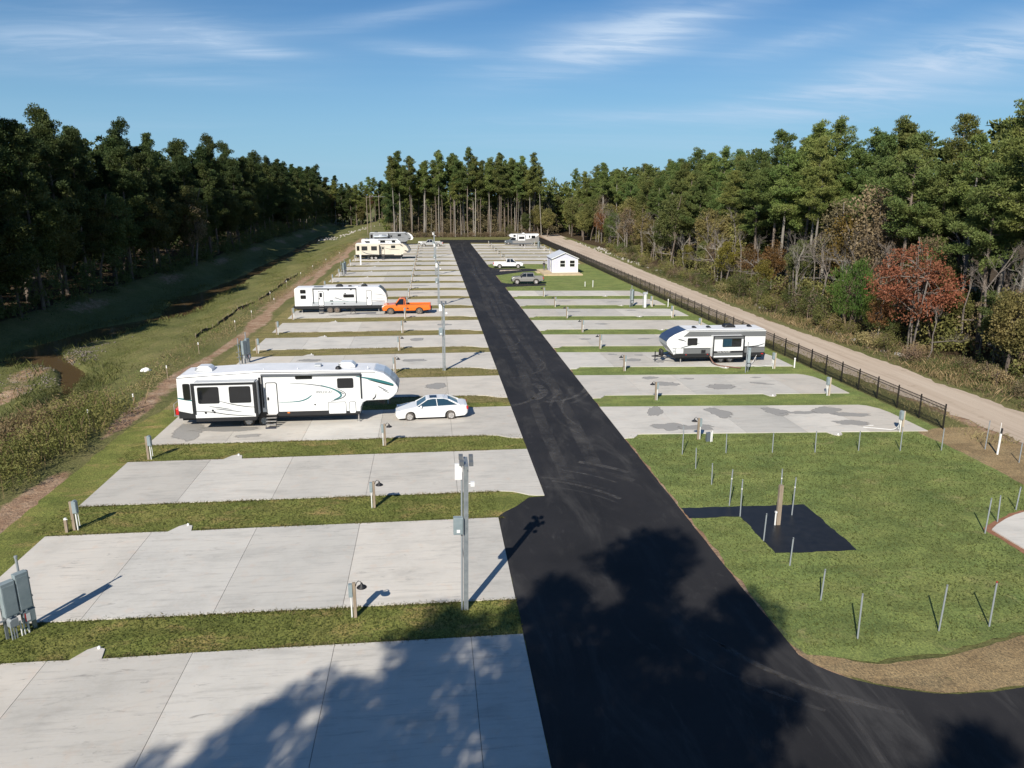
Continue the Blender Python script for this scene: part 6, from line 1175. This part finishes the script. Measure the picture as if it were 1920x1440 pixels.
# single posts and pipes
def smooth3(pts, n=2):
    pts = [Vector(p) for p in pts]
    for _ in range(n):
        q = [pts[0]]
        for a, b in zip(pts, pts[1:]): q += [a.lerp(b, .25), a.lerp(b, .75)]
        pts = q + [pts[-1]]
    return pts
def solo(name, mb, m, loc, label, cat, group=None): o = mk(name, mb, M[m], loc=loc); tag(o, label, cat, group); return o
e = thing('transformer_post', 'thick white square post with cap right of the meter rack on the right', 'post', (28.45, 99.0, .02)); P_('post', MB().box(-.14, .14, -.14, .14, -.1, 1.8), 'wpipe', e); P_('cap', MB().box(-.28, .28, -.2, .2, 1.8, 2.05), 'lgrey', e)
for k, (x, y, h) in enumerate([(28.19, 99.06, 2.0), (28.73, 99.0, 2.2)]): solo('slim_pole', MB().tube([(0,0,-.1), (0,0,h)], .03, 6), 'pipegrey', (x, y, .02), ['thin grey rod left of the thick white post', 'thin grey rod right of the thick white post'][k], 'pole')
e = thing('white_post', 'thick white post at the left pad ends before the beige fifth wheel', 'post', (-14.85, 164.4, .02)); P_('post', MB().box(-.15, .15, -.15, .15, -.1, 2.0), 'wpaint', e); P_('cap', MB().box(-.2, .2, -.2, .2, 2.0, 2.2), 'wpaint', e)
e = thing('cable_box', 'dark green cable box with white marker pipes beside the front right lamp post', 'cable box', (16.95, 43.55, .02)); P_('box', MB().prism([(-.14, 0), (-.12, .55), (.12, .58), (.14, 0)], 'y', -.1, .12), 'slate', e); P_('marker_pipe', MB().tube([(.12, -.16, -.05), (.12, -.16, .62)], .035, 6), 'wpipe', e); P_('marker_pipe', MB().tube([(.22, -.1, -.05), (.22, -.1, .72)], .03, 6), 'wpipe', e)
for k, (x, y, h) in enumerate([(25.03, 122.57, .75), (26.12, 121.56, 1.05), (31.78, 99.33, 1.0), (31.8, 62.5, .85)]):
    e = thing('pvc_pipe', ['shorter white pipe stub on the lawn right of the shed', 'taller white pipe stub on the lawn right of the shed', 'white pipe beside the black fence at the right pad ends', 'short white pipe between grey travel trailer pad and fence'][k], 'pipe', (x, y, .02)); P_('pipe', MB().tube([(0,0,-.1), (0,0,h)], .06, 8), 'wpipe', e); P_('cap', MB().lathe([(0, .05), (.06, .04), (.075, 0), (.075, -.08)], (0, 0, h), seg=8), 'wpipe', e)
# steel stakes around the front lawn
stk = [((14.56, 41.35), 1.82, 'at the top left corner of the front lawn'), ((17.22, 41.26), 1.22, 'just right of the front right lamp post'), ((20.02, 41.07), 1.22, 'third along the pad edge of the front lawn'), ((22.6, 40.87), 1.3, 'fourth along the pad edge of the front lawn'), ((25.36, 40.88), 1.22, 'fifth along the pad edge of the front lawn'), ((27.86, 40.61), 1.48, 'before the nearest right electric box'), ((30.38, 40.42), 1.37, 'at the top right corner of the front lawn'),
       ((14.54, 38.93), 1.22, 'second down the road side of the front lawn'), ((14.57, 36.51), 1.2, 'third down the road side of the front lawn'), ((14.45, 33.73), 1.92, 'tall, just behind the black patch by the road'), ((14.47, 32.42), 1.88, 'tall, at the left corner of the black patch'), ((17.01, 32.29), 1.93, 'tall, standing on the black patch right of the wooden post'), ((14.48, 29.78), 1.31, 'on the left edge of the black patch'), ((14.59, 27.45), 1.25, 'just in front of the black patch'), ((14.5, 24.68), 1.3, 'halfway between black patch and road bend'), ((14.48, 22.06), 1.74, 'leftmost of the three in front'), ((17.64, 22.24), 1.8, 'middle of the three in front'), ((19.63, 22.32), 1.77, 'rightmost of the three in front'),
       ((24.89, 29.46), 1.71, 'tall, beside the curved concrete walk'), ((26.33, 30.53), 1.32, 'second beside the curved concrete walk'), ((28.27, 31.76), 1.19, 'third beside the curved concrete walk'), ((33.14, 40.32), 1.8, 'left of the white marker post by the gravel road'), ((33.44, 37.94), 1.19, 'right of the white marker post by the gravel road'), ((16.96, 33.46), 1.93, 'rising behind the wooden post on the black patch')]
sme = {}
for (x, y), h, lab in stk:
    e = thing('steel_stake', 'thin grey steel stake ' + lab, 'stake', (x, y, .02), group='steel stakes around the front lawn'); e.rotation_euler = (R(rnd.uniform(-2, 2)), R(rnd.uniform(-2, 2)), 0)
    P_('rod', MB().tube([(0,0,-.1), (0,0,h)], .030, 8), 'pipegrey', e); P_('tip', MB().lathe([(0, .03), (.030, .02), (.030, -.04)], (0, 0, h), seg=8), 'red' if 'rightmost' in lab else 'pipegrey', e)
    if h > 1.85: P_('tie', MB().lathe([(.034, -.03), (.034, .03)], (0, 0, h*.76), seg=8), 'wpipe', e)
e = thing('marker_post', 'white marker post with dark tip beside the gravel road', 'post', (33.21, 39.38, .02)); P_('post', MB().tube([(0,0,-.1), (.03,0,1.3)], .055, 8), 'wpipe', e); P_('dark_tip', MB().tube([(.03,0,1.3), (.045,0,1.62)], .06, 8), 'black', e); P_('flag_rod', MB().tube([(.0,.04,.8), (-.02,.04,1.95)], .018, 5), 'wpipe', e)
e = thing('wooden_post', 'thick weathered wooden post with white pipe on the black patch', 'post', (15.86, 31.34, .03)); P_('post', MB().box(-.09, .09, -.08, .08, -.1, 1.98), 'wood', e); P_('pipe', MB().tube([(-.16, -.05, -.05), (-.16, -.05, .62)], .035, 6), 'wpipe', e); P_('tap', MB().box(-.2, -.12, -.1, 0, .62, .7), 'wpipe', e)

# ------------------------------------------------------------------ black picket fence
FX = 33.25; fy = [44.4 + 2.56*k for k in range(86)]
fn = thing('picket_fence', 'long black steel picket fence between the pads and the gravel road', 'fence', (FX, 44.4, 0))
pm = mk('post', MB().box(-.035, .035, -.035, .035, -.1, 1.72), M['fence'], fn); pm.location = (0, 0, 0)
for y in fy[1:]:
    c = pm.copy(); col.objects.link(c); c.location = (0, y - 44.4, 0)
rm = mk('rail', MB().box(-.018, .018, 0, 2.56, -.02, .02), M['fence'], fn); first = True
for y in fy[:-1]:
    for z in (.16, 1.36, 1.55):
        c = rm if first else rm.copy(); first = False
        if c is not rm: col.objects.link(c)
        c.location = (0, y - 44.4, z)
pk = mk('picket', MB().box(-.009, .009, -.009, .009, .06, 1.60).add([], []) or MB().box(-.010, .010, -.010, .010, .06, 1.58), M['fence'], fn); n = 0; rest = MB()
for y in fy[:-1]:
    for q in range(1, 19):
        yy = y + q*2.56/19 - 44.4
        if n < 300:
            c = pk if n == 0 else pk.copy()
            if n: col.objects.link(c)
            c.location = (0, yy, 0); n += 1
        else: rest.box(-.010, .010, yy - .010, yy + .010, .06, 1.58)
rp = mk('pickets', rest, M['fence'], fn, fix=False); rp['kind'] = 'stuff'

# ------------------------------------------------------------------ left bank: survey stakes, silt fence, bag
for k, (x, y) in enumerate([(-22.9, 50.9), (-21.45, 54.8), (-22.1, 64), (-22.4, 74), (-22.08, 86.82), (-21.85, 93.99), (-21.32, 105.1), (-23.2, 112), (-23.4, 126), (-23.2, 139), (-23.0, 152), (-22.4, 167), (-21.6, 185)]):
    e = thing('survey_stake', 'thin wooden survey stake with white top, %s from the front on the soil strip' % ORD[k], 'stake', (x, y, zt(x, y)), group='survey stakes along the left soil strip'); P_('stake', MB().box(-.025, .025, -.02, .02, -.15, 1.05), 'wood', e); P_('flag', MB().box(-.035, .035, -.03, .03, .95, 1.18), 'tape', e)
sf = thing('silt_fence', 'low black fabric silt fence along the foot of the bank', 'fence', (-25.5, 88, zt(-25.5, 88))); so_ = (-25.5, 88, zt(-25.5, 88))
pts = [(-25.2 - .4*math.sin(y*.09), y) for y in np.arange(84, 152, 2.2)]
for k, (a, b) in enumerate(zip(pts, pts[1:])):
    if k == 12: continue
    z0, z1 = zt(*a), zt(*b); mb = MB(); hh = .30 + .08*math.sin(k*1.7); mb.add([(a[0], a[1], z0 - .05), (b[0], b[1], z1 - .05), (b[0] - .05, b[1], z1 + hh), (a[0] - .05, a[1], z0 + hh)], [(0,1,2,3)]); mk('fabric', mb, M['silt'], sf, off=so_, fix=False)
    mk('stake', MB().box(a[0] - .02, a[0] + .02, a[1] - .02, a[1] + .02, z0 - .1, z0 + .6), M['wood'], sf, off=so_)
e = thing('white_bag', 'crumpled white bag lying on the grassy bank', 'bag', (-25.0, 67.3, zt(-25, 67.3))); mb = MB(); gg = np.random.default_rng(4)
mb.lathe([(.02, .26), (.18, .22), (.34, .12), (.42, .02), (.40, -.05)], (0, 0, 0), seg=9); mb.v = [(p[0] + gg.normal(0, .07), p[1] + gg.normal(0, .05), p[2] + gg.normal(0, .03)) for p in mb.v]; P_('sack', mb, 'tape', e)
# hoses and small items by the trailers
solo('sewer_hose', MB().tube(smooth3([(24.9, 64.9, .7), (24.95, 64.3, .3), (25.2, 63.8, .12), (25.7, 63.3, .11), (26.4, 62.9, .11), (26.9, 62.55, .11)]), .055, 6), 'brownhose', (0,0,0), 'brown sewer hose running from the grey travel trailer to its drain', 'hose')
solo('water_hose', MB().tube(smooth3([(29.3, 64.9, .7), (28.6, 64.2, .09), (28.0, 63.4, .09), (28.8, 63.0, .09), (29.4, 63.2, .09), (29.85, 62.5, .3), (29.8, 62.4, .8)]), .022, 5), 'wpipe', (0,0,0), 'white water hose on the slab behind the grey travel trailer', 'hose')
solo('water_hose', MB().tube(smooth3([(29.95, 44.1, .5), (29.8, 44.3, .09), (29.2, 44.6, .09), (28.6, 44.9, .09), (28.0, 45.0, .09), (28.3, 45.3, .09), (29.0, 45.4, .09)]), .02, 5), 'wpipe', (0,0,0), 'white hose coiled on the nearest right pad by the electric box', 'hose')
e = thing('camp_chair', 'folded black frame camp chair on the slab before the white travel trailer', 'chair', (-10.0, 97.0, .065)); 
for a in ([(-.4,0,0), (-.2,.2,.75)], [(.35,-.1,0), (.15,.15,.8)], [(-.35,.3,0), (.0,.1,.5)], [(.3,.35,0), (.05,.1,.5)]): P_('leg', MB().tube([(p[0]+0, p[1], p[2]) for p in a], .018, 5), 'black', e)
P_('seat', MB().box(-.3, .25, .0, .35, .40, .43), 'black', e); P_('backrest', MB().box(-.22, .18, .16, .19, .55, .82), 'black', e)
solo('ground_mat', MB().rrect(-10.9, -7.9, 98.5, 99.9, 0, .012, .1), 'navy', (0,0,0), '', 'mat') if False else None
mt = mk('ground_mat', MB().prism(rr(-9.6, -7.2, 97.3, 98.1, .08), 'z', .066, .078), M['navy']); tag(mt, 'dark blue ground mat under the nose of the white travel trailer', 'mat')

# ------------------------------------------------------------------ far utilities
def upole(h): 
    e = empty('utility_pole'); P_('pole', MB().tube([(0,0,-.2), (0,0,h)], [.17, .11], 7), 'pole_wood', e); return e
UP = [(-22.4, 282, 13.4), (-23.2, 309, 13.7), (-22.5, 351, 13.7), (-24.2, 415, 12.5), (-14.8, 308, 13.7)]
for k, (x, y, h) in enumerate(UP):
    e = upole(h); e.location = (x, y, zt(x, y)); tag(e, 'tall wooden utility pole, ' + ['nearest of the row beyond the dark trailer', 'second of the row beyond the dark trailer', 'third of the row beyond the dark trailer', 'farthest of the row beyond the dark trailer', 'standing at the left corner of the back stand'][k], 'utility pole', 'utility poles beyond the pads'); P_('crossarm', MB().box(-.1, 1.3, -.06, .06, h - .35, h - .22), 'pole_wood', e); P_('insulator', MB().lathe([(0, .22), (.07, .18), (.07, 0)], (1.1, 0, h - .22), seg=8), 'lgrey', e)
e = upole(8.4); e.location = (-14.0, 306, 0); tag(e, 'short pale pole beside the utility pole at the corner of the back stand', 'utility pole'); e.children[0].data.materials[0] = M['palebark']; P_('cap', MB().lathe([(0, .1), (.14, .06), (.14, -.05)], (0, 0, 8.4), seg=8), 'steel', e)
for k, (a, b) in enumerate(((0, 1), (1, 2), (2, 3), (1, 4))):
    A, B = UP[a], UP[b]; pts = []
    for i in range(9):
        t = i/8; pts.append((A[0] + (B[0] - A[0])*t + .9*(k < 3), A[1] + (B[1] - A[1])*t, A[2] + (B[2] - A[2])*t - .3 - 2.4*t*(1 - t)*.5))
    solo('power_line', MB().tube(pts, .035, 4), 'lgrey', (0,0,0), ['power line between the nearest two utility poles', 'power line between the second and third utility poles', 'power line to the farthest utility pole', 'power line crossing to the pole at the back stand'][k], 'power line')
# steel frame yard gate at the end of the gravel road
gt = thing('yard_gantry', 'grey steel lattice gantry with gate at the end of the gravel road', 'gantry', (44, 306, 0)); go = (44, 306, 0)
for x in (39.6, 41.4, 43.2, 48.6): mk('post', MB().box(x - .14, x + .14, 305.9, 306.15, -.1, 7.0 if x < 44 else 4.0), M['steel'], gt, off=go)
for z in (2.2, 3.8, 5.2, 6.8): mk('beam', MB().box(39.5, 43.4 if z != 5.2 else 48.7, 305.85, 306.1, z, z + .22), M['steel'], gt, off=go)
for k in range(6): mk('brace', MB().tube([(39.6 + .6*k, 306, 2.3 + (k % 2)*1.5), (41.2 + .4*k, 306, 3.8 + (k % 3)*1.4)], .1, 4), M['steel'], gt, off=go)
for x0 in (39.8, 41.6, 42.4): mk('panel', MB().box(x0, x0 + .9, 306.2, 306.3, 3.0 + (x0 - 39.8)*.5, 4.6 + (x0 - 39.8)*.6), M['capblue'], gt, off=go)
for x in (44.0, 45.7, 47.6): mk('gate_post', MB().box(x - .09, x + .09, 303.4, 303.6, -.1, 1.8), M['wpaint'], gt, off=go)
mk('gate_leaf', MB().box(44.1, 45.6, 303.45, 303.55, .3, .42).box(44.1, 45.6, 303.45, 303.55, 1.2, 1.32).box(45.8, 47.5, 303.45, 303.55, .3, .42).box(45.8, 47.5, 303.45, 303.55, 1.2, 1.32), M['rust'], gt, off=go)
flat = thing('flat_trailer', 'low white flatbed trailer behind the silver pickup', 'trailer', (0, 226, 0)); fo_ = (0, 226, 0)
mk('deck', MB().box(-3.6, 2.8, 225.2, 227.2, .7, 1.0), M['wpaint'], flat, off=fo_); mk('tongue', MB().tube([(2.8, 225.4, .8), (4.2, 226.2, .7)], .06, 4).tube([(2.8, 227, .8), (4.2, 226.2, .7)], .06, 4), M['black'], flat, off=fo_)
for xx in (-.8, .2):
    for yy in (225.1, 227.3): mk('wheel', MB().lathe([(.0, -.1), (.34, -.1), (.36, 0), (.34, .1), (.0, .1)], (xx, yy, .36), 'y', 14), M['rubber'], flat, off=fo_)
